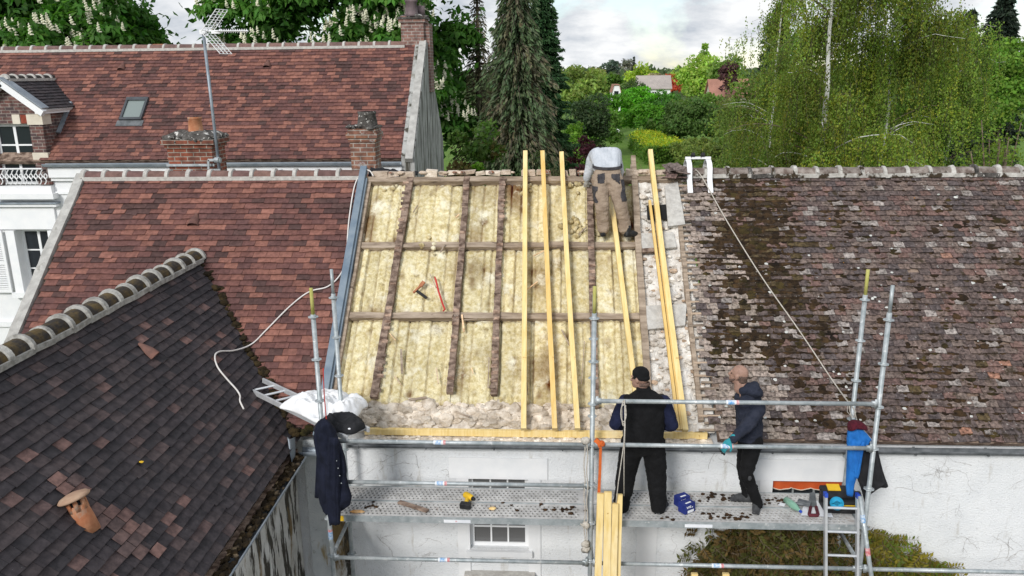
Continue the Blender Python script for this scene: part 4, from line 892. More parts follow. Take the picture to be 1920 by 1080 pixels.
# ================================================================== ladders
def ladder(name, label, A0, A1, B0, B1, rungs, caps=None, hooks=False):
    A0, A1, B0, B1 = map(Vector, (A0, A1, B0, B1)); up = (A1-A0).cross(B0-A0).normalized(); up = up if up.z > 0 else -up
    t = thing(name, label, 'ladder', tuple(A0))
    for p, q in ((A0, A1), (B0, B1)):
        b = MB(); b.bar(p, q, .028, .062, up); o = b.build('side_rail', M['alu'], t, bevel=.003)
        if caps:
            b = MB(); d = (q-p).normalized(); b.bar(q-d*.02, q+d*.03, .034, .068, up); b.build('end_cap', caps, o)
    for f in rungs:
        b = MB(); b.tube([A0.lerp(A1, f), B0.lerp(B1, f)], .015, 8); b.build('rung', M['alu'], t)
    if hooks:
        b = MB(); d = (A1-A0).normalized(); q = A1 - d*.25; b.tube([q+up*-.03+d*(.05*cos(k*.5))+up*(-.07-.05*sin(k*.5)+.05) for k in range(10)], .008, 6); b.build('hook', M['alu'], t)
    return t
la0, la1 = onY(651, 822, 8.28), RP(449, 722, .16); lb0 = onY(692, 806, 8.55); lb1 = RP(493, 713, .12)
ladder('roof_ladder', 'aluminium ladder lying across from the red roof to the scaffold under the white bag', la0, la1, lb0, lb1, [.03, .16, .29, .42, .55, .66, .77, .88], hooks=True)
r0, r1 = onY(1548, 928, 8.30), onY(1608, 930, 8.30); dz = onY(1548, 1080, 8.18)-onY(1548, 928, 8.30); k_ = r0.z/-dz.z
M['cap_blue'] = mat('blue_cap', (.02, .06, .4), (.03, .09, .5), 9, .5)
ladder('access_ladder', 'aluminium ladder with blue end caps standing at the right end of the scaffold', r0+dz*k_, r0, r1+dz*k_, r1, [1-(.03+i*.285)/((dz*k_).length) - .12/((dz*k_).length) for i in range(11)], caps=M['cap_blue'])
# ridge hooks of a roof ladder
t = thing('roof_hook_frame', 'white twin hook frame with black wheels hooked over the mossy ridge', 'ridge hook', (2.18, 12.5, 7.1))
for x in (2.04, 2.345):
    b = MB(); pts = [roof(x, RL-.42, .05), roof(x, RL-.2, .09), Vector((x, 12.36, 7.14)), Vector((x, 12.42, 7.21)), Vector((x, 12.52, 7.255)), Vector((x, 12.62, 7.24)), Vector((x, 12.72, 7.17)), Vector((x, 12.80, 7.04)), Vector((x, 12.84, 6.90))]
    sec = []
    for i, p in enumerate(pts):
        d = (pts[min(i+1, 8)]-pts[max(i-1, 0)]).normalized(); n_ = Vector((1, 0, 0)).cross(d); sec.append([p+Vector((-.038, 0, 0))-n_*.008, p+Vector((.038, 0, 0))-n_*.008, p+Vector((.038, 0, 0))+n_*.008, p+Vector((-.038, 0, 0))+n_*.008])
    b.loft(sec); b.build('hook', M['white_paint'], t)
b = MB(); b.bar((2.0, 12.58, 7.28), (2.39, 12.58, 7.28), .03, .035, (0, 0, 1)); b.build('cross_bar', M['white_paint'], t)
for x in (2.12, 2.27): b = MB(); b.tube([(x-.025, 12.58, 7.325), (x+.025, 12.58, 7.325)], .035, 14); b.bar((x-.03, 12.58, 7.275), (x-.03, 12.58, 7.335), .01, .03, (0, 1, 0)); b.build('wheel', M['black_plastic'], t)

# ================================================================== cloth
def rows_cloth(b, rows, Y, dep, seed=0, lean=0, nf=4, K=44, amp=.22):
    """closed loft through survey rows (y, x left, x right) at depth Y, folded"""
    secs = []; n = len(rows); fine = []
    for i in range(n-1):
        for t in np.linspace(0, 1, 5)[:-1]: fine.append([rows[i][k]*(1-t)+rows[i+1][k]*t for k in range(3)])
    fine.append(list(rows[-1]))
    for i, (y, xl, xr) in enumerate(fine):
        yy = Y + lean*i/len(fine); a, c = onY(xl, y, yy), onY(xr, y, yy); ce = (a+c)/2; rx = (c-a).length/2; q = []
        for k in range(K):
            th = 2*pi*k/K; f = 1+amp*sin(nf*th+seed+.25*mn.noise(Vector((i*.2, seed, 0)))*6)+.12*mn.noise(Vector((cos(th)*2, sin(th)*2+seed, i*.22)))
            dd = min(dep, rx*.9)*(.55+.45*f) ; q.append(ce + Vector((rx*cos(th)*(1+.06*mn.noise(Vector((k*.6, i*.3, seed)))), -dd*sin(th)*(1+.45*amp*sin(7*cos(th)+seed+i*.12+3*mn.noise(Vector((i*.15, seed, 1))))+.5*mn.noise(Vector((cos(th)*6, i*.16, seed+3)))), .006*mn.noise(Vector((k*.5, i*.4, seed))))))
        secs.append(q)
    b.loft(secs, True)
b = MB(); rows_cloth(b, [(786, 601, 610), (794, 594, 620), (806, 590, 628), (822, 588, 634), (845, 592, 643), (868, 597, 649), (890, 596, 650), (910, 594, 653), (932, 597, 660), (946, 601, 656), (957, 606, 640)], 8.20, .09, 1.0)
rows_cloth(b, [(800, 592, 606), (840, 594, 610), (890, 592, 607), (932, 590, 600)], 8.22, .05, 3)
rows_cloth(b, [(820, 616, 634), (870, 612, 638), (920, 610, 637), (955, 613, 639), (981, 617, 638)], 8.12, .055, 5)
o = b.build('hanging_jacket', M['navy'], None, True, loc=(-2.5, 8.2, 4.6)); tag(o, 'dark navy work jacket hanging on the left scaffold post', 'jacket')
b = MB()
for k in range(5): q = onY(628+k*3, 850+k*14, 8.08); b.ell(q, (.007, .004, .007), None, 8, 6)
o2 = b.build('snap_button', M['galv'], o); o2.matrix_parent_inverse = Matrix.Translation((2.5, -8.2, -4.6))
def heap(name, outline, n, p0, hgt, m, label, cat, seed=0, wr=.03, rings=26, sub=8, col=None, back=.012, power=.5):
    n = Vector(n).normalized(); P = [on(x, y, n, p0) for x, y in outline]; fine = []
    for i in range(len(P)):
        p_, a, c, d_ = P[i-1], P[i], P[(i+1) % len(P)], P[(i+2) % len(P)]
        for t in np.linspace(0, 1, sub+1)[:-1]:
            t2, t3 = t*t, t*t*t; fine.append((p_*(-t3+2*t2-t)+a*(3*t3-5*t2+2)+c*(-3*t3+4*t2+t)+d_*(t3-t2))*.5)
    ce = sum(P, Vector())/len(P); N_ = len(fine); b = MB(); vs = []
    for r in range(rings+1):
        f = 1-r/rings
        for q in fine:
            x = ce.lerp(q, f); h = hgt*(1-f**3)**power*(1+.55*mn.noise(Vector((x.x*3.2, x.y*3.2+x.z*3, seed+1)))) + wr*(.8*mn.noise(Vector((x.x*5, x.y*5+x.z*5, seed)))+.55*(.4-abs(mn.noise(Vector((x.x*9+x.y*4, (x.y+x.z)*6, seed+3)))))+.3*(.4-abs(mn.noise(Vector((x.x*17-x.y*9, (x.y+x.z)*15, seed+6))))))*min(1, (1-f)*4+.15); vs.append(x+n*h)
    for q in fine: vs.append(q-n*back)
    fs = [(r*N_+k, r*N_+(k+1) % N_, (r+1)*N_+(k+1) % N_, (r+1)*N_+k) for r in range(rings) for k in range(N_)]
    B0 = (rings+1)*N_; fs += [(B0+k, B0+(k+1) % N_, (k+1) % N_, k) for k in range(N_)] + [tuple(range(B0+N_-1, B0-1, -1))]
    b.raw(vs, fs); o = b.build(name, m, None, True, loc=tuple(ce)); tag(o, label, cat); return o, ce
ln = (la1-la0).cross(lb0-la0).normalized(); ln = ln if ln.z > 0 else -ln
bag, bc = heap('white_bag', [(524, 763), (548, 752), (572, 741), (600, 737), (630, 738), (655, 746), (682, 752), (690, 760), (680, 766), (672, 778), (655, 787), (632, 779), (620, 784), (598, 793), (570, 780), (545, 769)], ln, la0+ln*.035, .10, M['bag'], 'crumpled white plastic sack lying open on the ladder', 'sack', 3, .12)
jk, jc = heap('folded_jacket', [(587, 805), (600, 792), (625, 783), (650, 782), (668, 782), (680, 790), (685, 800), (676, 806), (660, 813), (640, 811), (620, 808), (600, 812)], ln, la0+ln*.035, .055, M['charcoal'], 'dark jacket with a small white badge heaped on the ladder below the white sack', 'jacket', 8, .11)
b = MB(); b.ell(on(655, 804, ln, la0+ln*.085), (.017, .010, .011)); o = b.build('badge', M['paper'], jk, True); o.matrix_parent_inverse = Matrix.Translation(-Vector(jk.location))
b = MB(); rows_cloth(b, [(800, 1593, 1613), (812, 1589, 1624), (822, 1588, 1633), (832, 1588, 1628), (842, 1589, 1617), (860, 1588, 1613), (885, 1587, 1608), (908, 1586, 1602), (928, 1587, 1600)], 8.47, .075, 2.0); rows_cloth(b, [(826, 1606, 1622), (860, 1602, 1616), (880, 1600, 1613), (896, 1601, 1609)], 8.42, .05, 4)
tag(b.build('hanging_overall', M['blue'], None, True, loc=(3.45, 8.47, 4.2)), 'bright blue work garment hanging at the right end of the scaffold', 'jacket')
b = MB(); rows_cloth(b, [(826, 1620, 1638), (838, 1614, 1642), (850, 1613, 1643), (872, 1611, 1648), (893, 1608, 1655), (903, 1609, 1660), (910, 1612, 1650), (922, 1616, 1634), (942, 1621, 1627)], 8.52, .07, 6.0); rows_cloth(b, [(845, 1632, 1646), (870, 1636, 1652), (895, 1639, 1659), (911, 1640, 1665)], 8.60, .05, 9)
tag(b.build('hanging_coat', M['charcoal'], None, True, loc=(3.55, 8.5, 4.2)), 'charcoal coat hanging behind the right scaffold post beside the blue garment', 'jacket')
heap('knit_cap', [(1589, 800), (1592, 790), (1602, 787), (1614, 790), (1624, 798), (1626, 807), (1616, 806), (1602, 805), (1592, 808)], (0, -1, .35), onY(1607, 800, 8.42), .07, M['maroon'], 'maroon knitted cap stuck on top of the blue garment', 'cap', 2, .02)
# plastic wrap on the right rear post
b = MB()
for k in range(6): b.tube([onY(1592+random.uniform(-2, 2), 752, 9.06), onY(1597+random.uniform(-9, 9), 772, 9.05), onY(1598+random.uniform(-8, 10), 792, 9.04)], .004, 5)
tag(b.build('cord_knot', M['rope'], None, loc=(3.6, 9.05, 4.6)), 'pale cord knotted round the right rear scaffold post above the maroon cap', 'cord')

# ================================================================== ropes and cables
def rope(name, pts, r, m, label, cat='rope', sub=6, wob=0):
    P = [Vector(p) for p in pts]; fine = []
    for i in range(len(P)-1):
        p_, a, c, d_ = P[max(i-1, 0)], P[i], P[i+1], P[min(i+2, len(P)-1)]
        for t in np.linspace(0, 1, sub+1)[:-1]:
            t2, t3 = t*t, t*t*t; fine.append((p_*(-t3+2*t2-t)+a*(3*t3-5*t2+2)+c*(-3*t3+4*t2+t)+d_*(t3-t2))*.5)
    fine.append(P[-1]); b = MB(); b.tube(fine, r, 6); return tag(b.build(name, m, None, True, loc=tuple(P[0])), label, cat)
rope('safety_rope', [RP(1304, 318, .16), RP(1318, 335, .09), RP(1365, 418, .085), RP(1430, 522, .085), RP(1500, 622, .085), RP(1560, 712, .09), onY(1592, 756, 9.05)], .0085, M['rope'], 'taut pale rope running down the mossy roof from the ridge hook')
cp = [RP(x, y, .055) for x, y in ((700, 330), (694, 321), (684, 319), (674, 329), (664, 352), (656, 400), (652, 440), (650, 478), (640, 512), (615, 537), (580, 547), (545, 573), (500, 618), (472, 645))] + [on(x, y, wn, Vector((EX, Y0, EZ))+wn*.05) for x, y in ((440, 657), (412, 659), (403, 668), (408, 688), (425, 710), (443, 730), (450, 742), (450, 752), (457, 767))]
rope('white_cable', cp, .011, M['cable'], 'white cable snaking down the red roof onto the dark wing', 'cable')
b = MB(); 
for xo in (0, 5): b.tube([onY(1096+xo+1.2*sin(k*1.3+xo), 828+k*12, 8.285) for k in range(18)], .007, 6)
for yy in (826, 985, 1020, 1030): b.stone(onY(1098, yy, 8.28), (.05, .03, .045), None, .6)
b.tube([onY(1090, 985, 8.28), onY(1100, 990, 8.26), onY(1088, 982, 8.26)], .008, 6)
tag(b.build('tied_rope', M['rope'], None, True, loc=(.36, 8.28, 3.5)), 'pale rope with knots tied down the middle scaffold post', 'rope')
b = MB(); 
for k in range(3): b.tube([onY(1169+(3+k)*cos(t), 775+(24-4*k)*sin(t), 8.27-.01*k) for t in np.linspace(0, 2*pi, 22)], .006, 6)
b.tube([onY(1171, 750, 8.26), onY(1172, 800, 8.25), onY(1170, 860, 8.25), onY(1170, 930, 8.30)], .006, 6); b.tube([onY(1173, 760, 8.26), onY(1170, 830, 8.24), onY(1160, 900, 8.22), onY(1155, 943, 8.20)], .006, 6)
tag(b.build('coiled_rope', M['rope'], None, True, loc=(.75, 8.27, 5.0)), 'thin rope coiled on the top rail beside the man in black', 'rope')
b = MB()
P = [onY(1119, 826, 8.26), onY(1126, 840, 8.26), onY(1125, 880, 8.26), onY(1123, 920, 8.25), onY(1121, 965, 8.24)]
for i in range(4): b.bar(P[i], P[i+1]+(P[i+1]-P[i])*.02, .032, .008, (0, -1, 0))
b.bar(onY(1116, 824, 8.27), onY(1127, 833, 8.25), .05, .03, (0, -1, 0)); b.stone(onY(1128, 832, 8.26), (.035, .03, .035), None, .5)
tag(b.build('strap', M['strap'], None, loc=(.5, 8.26, 4.2)), 'orange strap hanging from the rail beside the middle scaffold post', 'strap')
rope('thin_rope', [onY(606, 690, 8.31), onY(608, 740, 8.30), onY(611, 775, 8.29), onY(612, 790, 8.28)], .006, M['red'], 'thin red cord on the left front scaffold post', 'cord')

# ================================================================== things on the deck and on the roof
ZD = 3.506
t = thing('cordless_drill', 'yellow and black cordless drill lying on the scaffold deck', 'drill', tuple(onZ(876, 942, ZD)))
q = onZ(876, 945, ZD+.05); a, c = onZ(874, 928, ZD+.06), onZ(889, 936, ZD+.06)
b = MB(); b.cap(a, a.lerp(c, .62), .042, .038, 12); b.build('drill_body', M['yellow'], t, True)
b = MB(); b.cap(a.lerp(c, .7), a.lerp(c, 1.0), .03, .02, 12); b.build('chuck', M['black_plastic'], t, True)
b = MB(); e = onZ(873, 946, ZD+.04); b.cap(a.lerp(c, .25), e, .026, .026, 10); b.build('grip', M['yellow'], t, True)
b = MB(); b.box(e+Vector((0, -.02, 0)), (.13, .075, .07), Matrix.Rotation(-.2, 3, 'Z')); b.build('battery', M['black_plastic'], t, bevel=.008)
b = MB(); p, q = onZ(748, 941, ZD+.015), onZ(802, 958, ZD+.015); b.bar(p, q, .06, .022, (0, 0, 1)); tag(b.build('wood_offcut', M['old_wood'], None, loc=tuple(p)), 'rough brown wood offcut lying askew on the scaffold deck', 'wood offcut')
b = MB(); b.stone(onZ(923, 953, ZD+.012), (.045, .035, .014), (1, .85, .7), .5); tag(b.build('wood_chip', M['timber'], None, loc=tuple(onZ(923, 953, ZD))), 'small pale wood chip on the deck right of the drill', 'wood chip')
b = MB(); b.stone(onZ(670, 959, ZD+.012), (.08, .03, .014), (.8, .5, .35), .5); tag(b.build('wood_chip', M['timber'], None, loc=tuple(onZ(670, 959, ZD))), 'reddish wood chip at the left end of the scaffold deck', 'wood chip')
GB = 'navy cartons on the deck'
def carton(px, py, w_, d_, h_, rot, label):
    p = onZ(px, py, ZD); t = thing('carton', label, 'carton', tuple(p), GB); R = Matrix.Rotation(rot, 3, 'Z'); b = MB(); b.box(p+Vector((0, 0, h_/2)), (w_, d_, h_), R); b.build('carton_body', M['box_blue'], t, bevel=.004)
    b = MB(); fy = -d_/2-.001
    def stroke(p0, p1, th, z0): pass
    def fr(x, z): return p + R @ Vector((x, fy, z))
    for (x0, z0, x1, z1) in ((-.055, .82, -.040, .60), (-.040, .60, -.025, .82), (-.012, .60, -.012, .82), (-.012, .70, .008, .82), (-.012, .70, .010, .60), (.022, .60, .040, .62)):
        b.bar(fr(x0*w_/.16, z0*h_), fr(x1*w_/.16, z1*h_), .010, .003, R @ Vector((0, -1, 0)))
    b.build('printed_mark', M['paper'], t)
    b = MB(); b.box(p+R @ Vector((w_*.05, fy-.001, h_*.22)), (w_*.6, .002, h_*.28), R); 
    if label.startswith('front'): b.build('paper_label', M['paper'], t)
    b = MB(); b.box(p+Vector((0, 0, h_+.001))+R @ Vector((0, -.02, 0)), (w_*.5, .02, .002), R); b.build('printed_mark', M['paper'], t)
carton(1287, 958, .165, .12, .12, .62, 'front navy blue carton with a white paper label on the deck')
carton(1278, 946, .16, .11, .125, .55, 'rear navy blue carton without paper label, behind the other carton')
# toolbox
p = onZ(1578, 962, ZD); t = thing('tool_box', 'black and yellow lidded tool box at the right end of the scaffold deck', 'tool box', tuple(p)); 
b = MB(); b.span((p.x-.20, p.y-.02, ZD), (p.x+.19, p.y+.24, ZD+.15)); b.build('box_body', M['black_plastic'], t, bevel=.012)
b = MB(); R = Matrix.Rotation(.35, 3, 'X'); b.box((p.x-.005, p.y+.16, ZD+.175), (.40, .20, .06), R); b.build('lid', M['black_plastic'], t, bevel=.015)
for dx_, dz_ in ((-.02, .30), (.02, .20)):
    b = MB(); b.box((p.x-.05 if dz_ > .25 else p.x+.08, p.y+.20 if dz_ > .25 else p.y+.02, ZD+dz_-.075), (.15, .10, .012), R); b.build('latch', M['yellow'], t)
for xo in (-.21, .20): b = MB(); b.tube([(p.x+xo-.02, p.y+.08, ZD+.17), (p.x+xo+.02, p.y+.08, ZD+.17)], .07, 18); b.build('wheel', M['black_plastic'], t, True)
q = onZ(1569, 944, ZD+.2); b = MB(); b.lathe(q, [(.03, -.03), (.075, -.03), (.078, 0), (.075, .03), (.03, .03), (.03, -.03)], (-.25, -.75, .5), 22); tag(b.build('tape_roll', M['cyan'], None, True, loc=tuple(q)), 'bright cyan tape roll on the black tool box', 'tape roll')
b = MB(); b.hexa([onZ(x, y, ZD+h) for h in (.002, .008) for x, y in ((1502, 966), (1562, 970), (1550, 938), (1508, 940))]); tag(b.build('paper_sheet', M['paper'], None, loc=tuple(onZ(1530, 955, ZD))), 'white paper sheet under the saw on the deck', 'paper')
p, q = onZ(1473, 936, ZD+.045), onZ(1500, 958, ZD+.04); t = thing('plastic_bottle', 'empty green plastic bottle lying on the deck', 'bottle', tuple(p)); d = (q-p).normalized(); L_ = (q-p).length
b = MB(); b.lathe(p, [(.01, 0), (.042, .01), (.045, L_*.55), (.035, L_*.75), (.015, L_*.95), (.014, L_)], d, 16); b.build('bottle_body', M['bottle'], t, True)
b = MB(); b.lathe(q, [(.017, 0), (.017, .022)], d, 12); b.build('bottle_cap', M['cap_blue'], t)
t = thing('hand_saw', 'hand saw with a dark red handle standing on the white paper', 'saw', tuple(onZ(1523, 960, ZD)))
b = MB(); b.hexa([onZ(x, y, ZD+h) for h in (.012, .016) for x, y in ((1516, 952), (1532, 950), (1528, 922), (1518, 924))]); b.build('blade', M['zinc_dark'], t)
b = MB(); b.bar(onZ(1517, 965, ZD+.03), onZ(1520, 950, ZD+.03), .035, .035, (0, 0, 1)); b.bar(onZ(1534, 965, ZD+.03), onZ(1530, 950, ZD+.03), .035, .035, (0, 0, 1)); b.bar(onZ(1516, 966, ZD+.03), onZ(1535, 966, ZD+.03), .035, .035, (0, 0, 1)); b.build('handle', mat('saw_handle', (.07, .012, .02), (.12, .02, .03), 9, .6), t, bevel=.01)
b = MB(); b.box(onZ(1508, 943, ZD+.05), (.15, .07, .05), Matrix.Rotation(-.5, 3, 'Z')); b.cap(onZ(1494, 944, ZD+.04), onZ(1506, 946, ZD+.04), .02, .02); tag(b.build('grey_tool', M['zinc_dark'], None, loc=tuple(onZ(1508, 943, ZD)), bevel=.006), 'small dark grey power tool between the bottle and the saw', 'tool')
b = MB(); b.hexa([onZ(x, y, ZD+h) for h in (.002, .01) for x, y in ((1458, 947), (1470, 950), (1474, 944), (1462, 942))]); tag(b.build('paper_scrap', M['paper'], None, loc=tuple(onZ(1465, 945, ZD))), 'white paper scrap among moss crumbs left of the bottle', 'paper')
# hammer, crowbar, splinters on the wool
t = thing('claw_hammer', 'claw hammer lying on the yellow insulation', 'hammer', tuple(RP(787, 545)))
b = MB(); b.bar(RP(781, 545, .02), RP(800, 559, .0), .035, .03, RN); b.build('handle', M['black_plastic'], t)
b = MB(); b.bar(RP(775, 549, .03), RP(792, 533, .03), .03, .035, RN); b.bar(RP(788, 537, .03), RP(795, 528, .03), .055, .03, RN); b.build('hammer_head', M['terracotta'], t, bevel=.006)
t = thing('crowbar', 'red crowbar lying on the yellow insulation right of the hammer', 'crowbar', tuple(RP(824, 550)))
b = MB(); b.tube([RP(815, 519, .01), RP(817, 524, .03), RP(822, 545, .02), RP(830, 570, .02), RP(834, 580, .03), RP(831, 583, .06)], [.010, .014, .014, .014, .014, .011], 8); b.build('bar_shaft', M['red'], t, True)
spl = [((826, 473), (834, 458), .02), ((806, 513), (818, 540), .012), ((985, 545), (1008, 528), .012), ((1053, 618), (1068, 648), .018), ((1096, 640), (1090, 720), .012), ((752, 655), (754, 700), .03), ((917, 670), (915, 728), .014), ((775, 398), (783, 385), .014), ((861, 402), (855, 408), .016), ((870, 600), (895, 598), .014), ((866, 590), (870, 622), .022), ((730, 625), (742, 638), .01), ((884, 690), (887, 700), .012), ((985, 690), (990, 740), .014), ((766, 750), (800, 745), .03), ((855, 772), (880, 782), .02), ((1020, 470), (1000, 480), .012), ((1085, 440), (1100, 425), .016), ((740, 705), (752, 722), .012), ((818, 690), (822, 720), .012)]
for k, (p, q, w_) in enumerate(spl):
    b = MB(); b.bar(RP(*p, .0), RP(*q, .012), w_, .012, RN, random.choice([(1, 1, 1), (1.6, 1.5, 1.4), (2.2, 1.9, 1.5)])); tag(b.build('splinter', M['grey_wood'], None, loc=tuple(RP(*p))), 'broken wood splinter lying on the stripped roof', 'splinter', 'wood splinters on the insulation')
# heap of old tiles at the ridge beside the hook
G_ = 'old tiles piled at the ridge'
for k in range(14):
    x = 1.66+.32*random.random(); p = Vector((x, 12.42+random.uniform(-.06, .2), 7.0+.012*k+random.uniform(0, .015))); b = MB(); b.box(p, (.17, .26, .016), Matrix.Rotation(random.uniform(-.7, .7), 3, 'Z') @ Matrix.Rotation(random.uniform(-.2, .35), 3, 'X') @ Matrix.Rotation(random.uniform(-.3, .3), 3, 'Y'), pick(OLD), .006)
    tag(b.build('loose_tile', M['tile_old'], None, loc=tuple(p)), 'loose old roof tile in the pile left of the ridge hook', 'roof tile', G_)

# ================================================================== antenna on the red brick chimney
t = thing('antenna', 'rake antenna on a tall grey mast strapped to the red brick chimney', 'antenna', tuple(onY(412, 325, 13.15)))
m0, m1 = onY(412, 325, 13.12), onY(381, 60, 13.25)
b = MB(); b.tube([m0, m1], .025, 10); b.build('mast', M['zinc'], t, True)
b = MB(); b.tube([onY(404, 300, 13.13), onY(412, 300, 13.1)], .05, 8); q = onY(403, 310, 13.12); b.bar((-6.52, 13.17, q.z), (-5.70, 13.17, q.z), .012, .04, (0, 0, 1)); 
for yy in (300, 319): b.bar(onY(390, yy, 13.1), onY(413, yy, 13.1), .02, .04, (0, 0, 1))
b.bar(onY(391, 300, 13.1), onY(391, 320, 13.1), .03, .02, (0, -1, 0)); b.build('bracket', M['galv'], t)
b = MB(); Yb = 13.25; b.tube([onY(378, 58, Yb), onY(465, 58, Yb-.25)], .013, 8); b.box(onY(405, 60, Yb-.05), (.14, .06, .05)); b.box(m1, (.09, .09, .07))
for k in range(13): q = onY(412+k*4.2, 58, Yb-.08-.013*k); b.tube([q-Vector((.05*0, .09, 0)), q+Vector((0, .09, 0))], .005, 5); b.tube([q-Vector((0, 0, .03)), q+Vector((0, 0, .03))], .006, 5)
b.build('boom', M['white_paint'], t)
for (xa, ya) in ((416, 18), (424, 101)):
    b = MB(); e = onY(xa, ya, Yb); s0_ = onY(388, 60, Yb); sd2 = Vector((.35, .9, 0)).normalized()*.13
    for sg in (-1, -.3, .3, 1): b.tube([s0_+sd2*sg, e+sd2*sg], .007, 5)
    for f in np.linspace(.06, 1, 9): p = s0_.lerp(e, f); b.tube([p-sd2, p+sd2], .006, 5)
    b.build('reflector', M['white_paint'], t)
# ================================================================== people
def blob(name, b, m, parent, voxel=.012, it=3, wr=None, fac=.5):
    """one continuous skin round the shapes in b"""
    me = bpy.data.meshes.new('tmp'); me.from_pydata(b.v, [], b.f); o = bpy.data.objects.new('tmp', me); COL.objects.link(o)
    r = o.modifiers.new('r', 'REMESH'); r.mode = 'VOXEL'; r.voxel_size = voxel
    s = o.modifiers.new('s', 'SMOOTH'); s.iterations = it; s.factor = fac
    dg = bpy.context.evaluated_depsgraph_get(); me2 = bpy.data.meshes.new_from_object(o.evaluated_get(dg)); bpy.data.objects.remove(o)
    if wr:
        amp, sc, st = wr
        for v, n in zip(me2.vertices, [v.normal.copy() for v in me2.vertices]):
            p = Vector((v.co.x*sc, v.co.y*sc, v.co.z*sc*st)); v.co += n*amp*(mn.noise(p)+.9*(.4-abs(mn.noise(p*2.1+Vector((3, 0, 0)))))+.35*mn.noise(p*4.3))
    me2.name = name; me2.materials.clear(); me2.materials.append(m); me2.polygons.foreach_set('use_smooth', [True]*len(me2.polygons))
    q = bpy.data.objects.new(name, me2); COL.objects.link(q); attach(q, parent); return q
def chain(b, pts, rs, seg=12):
    for i in range(len(pts)-1): b.cap(pts[i], pts[i+1], rs[i], rs[i+1], seg)
def frame(f, u):
    f = Vector(f).normalized(); u = Vector(u); u = (u-f*u.dot(f)).normalized(); r = f.cross(u); return r, f, u
def Rm(r, f, u): return Matrix((r, f, u)).transposed()
def head(b, c, f, u, k=1.0):
    r, f, u = frame(f, u); c = Vector(c); R = Rm(r, f, u); P = lambda x, y, z: c+(r*x+f*y+u*z)*k
    b.ell(P(0, -.012, .02), (.076*k, .097*k, .098*k), R); b.ell(P(0, .025, -.045), (.060*k, .068*k, .075*k), R); b.ell(P(0, .06, -.085), (.036*k, .034*k, .03*k), R)
    b.cap(P(0, .088, .005), P(0, .108, -.032), .010*k, .016*k, 8)                         # nose
    b.cap(P(-.04, .078, .022), P(.04, .078, .022), .014*k, .014*k, 8)                     # brow
    b.cap(P(-.020, .088, -.064), P(.020, .088, -.064), .0085*k, .0085*k, 8)                # lips
    for s in (-1, 1): b.ell(P(.076*s, -.008, -.012), (.014*k, .022*k, .034*k), R); 
    b.cap(P(0, -.025, -.06), P(0, -.045, -.16), .055*k, .06*k)
    return P, R
def eyes(P, parent, k=1):
    for s in (-1, 1): b = MB(); b.ell(P(.031*s, .076, -.004), (.008, .008, .006), None, 8, 6); b.build('eye', M['dark'], parent, True)
def hand(b, w_, d, pn, curl=.5, side=1, k=1.0):
    """palm with five fingers; d points along the hand, pn out of the palm, side +1: thumb on d x pn"""
    w_ = Vector(w_); d = Vector(d).normalized(); pn = Vector(pn); pn = (pn-d*pn.dot(d)).normalized(); a = d.cross(pn)*side
    R = Rm(a, d, pn); b.ell(w_+d*.05*k, (.042*k, .055*k, .017*k), R, 12, 8); b.cap(w_-d*.02*k, w_+d*.03*k, .027*k, .03*k, 10)
    for i, (o_, L) in enumerate(((.030, .068), (.010, .078), (-.010, .072), (-.030, .056))):
        p = w_+d*.092*k+a*o_*k; an = .25; 
        for j, seg in enumerate((.45, .32, .25)):
            an += curl*(.7, .9, .7)[j]; q = p+(d*cos(an)+pn*sin(an)+a*o_*1.5)*L*seg*k; b.cap(p, q, (.0095-.0008*j)*k, (.0088-.0008*j)*k, 8); p = q
    p = w_+d*.03*k+a*.034*k; q = p+(a*.7+d*.7+pn*.25).normalized()*.038*k; b.cap(p, q, .012*k, .0105*k, 8); b.cap(q, q+(a*.2+d*.9+pn*.45).normalized()*.032*k, .0105*k, .009*k, 8)
def shoe(b, heel, toe, L=.28, w_=.048, ankle=None):
    heel, toe = Vector(heel), Vector(toe); d = (toe-heel).normalized(); u = Vector((0, 0, 1))
    b.cap(heel+d*.04+u*.045, heel+d*(L*.55)+u*.045, w_*.92, w_*1.02); b.cap(heel+d*(L*.55)+u*.04, heel+d*(L-.06)+u*.035, w_*1.02, w_*.72); b.cap(heel+d*.05+u*.05, (ankle or heel+d*.06+u*.13), w_*.95, w_*.95)
    r = d.cross(u); b.hexa([heel-r*w_*.8+d*.0, heel+r*w_*.8, heel+d*L*.95+r*w_*.7, heel+d*L*.95-r*w_*.7, heel-r*w_*.8+u*.03, heel+r*w_*.8+u*.03, heel+d*L*.95+r*w_*.7+u*.03, heel+d*L*.95-r*w_*.7+u*.03])
def torso(b, secs, r, f):
    K = 20; r, f = Vector(r), Vector(f); b.loft([[Vector(c)+r*(rx*abs(cos(2*pi*k/K))**.85*(1 if cos(2*pi*k/K) > 0 else -1))+f*(ry*abs(sin(2*pi*k/K))**.85*(1 if sin(2*pi*k/K) > 0 else -1)) for k in range(K)] for c, rx, ry in secs], True)

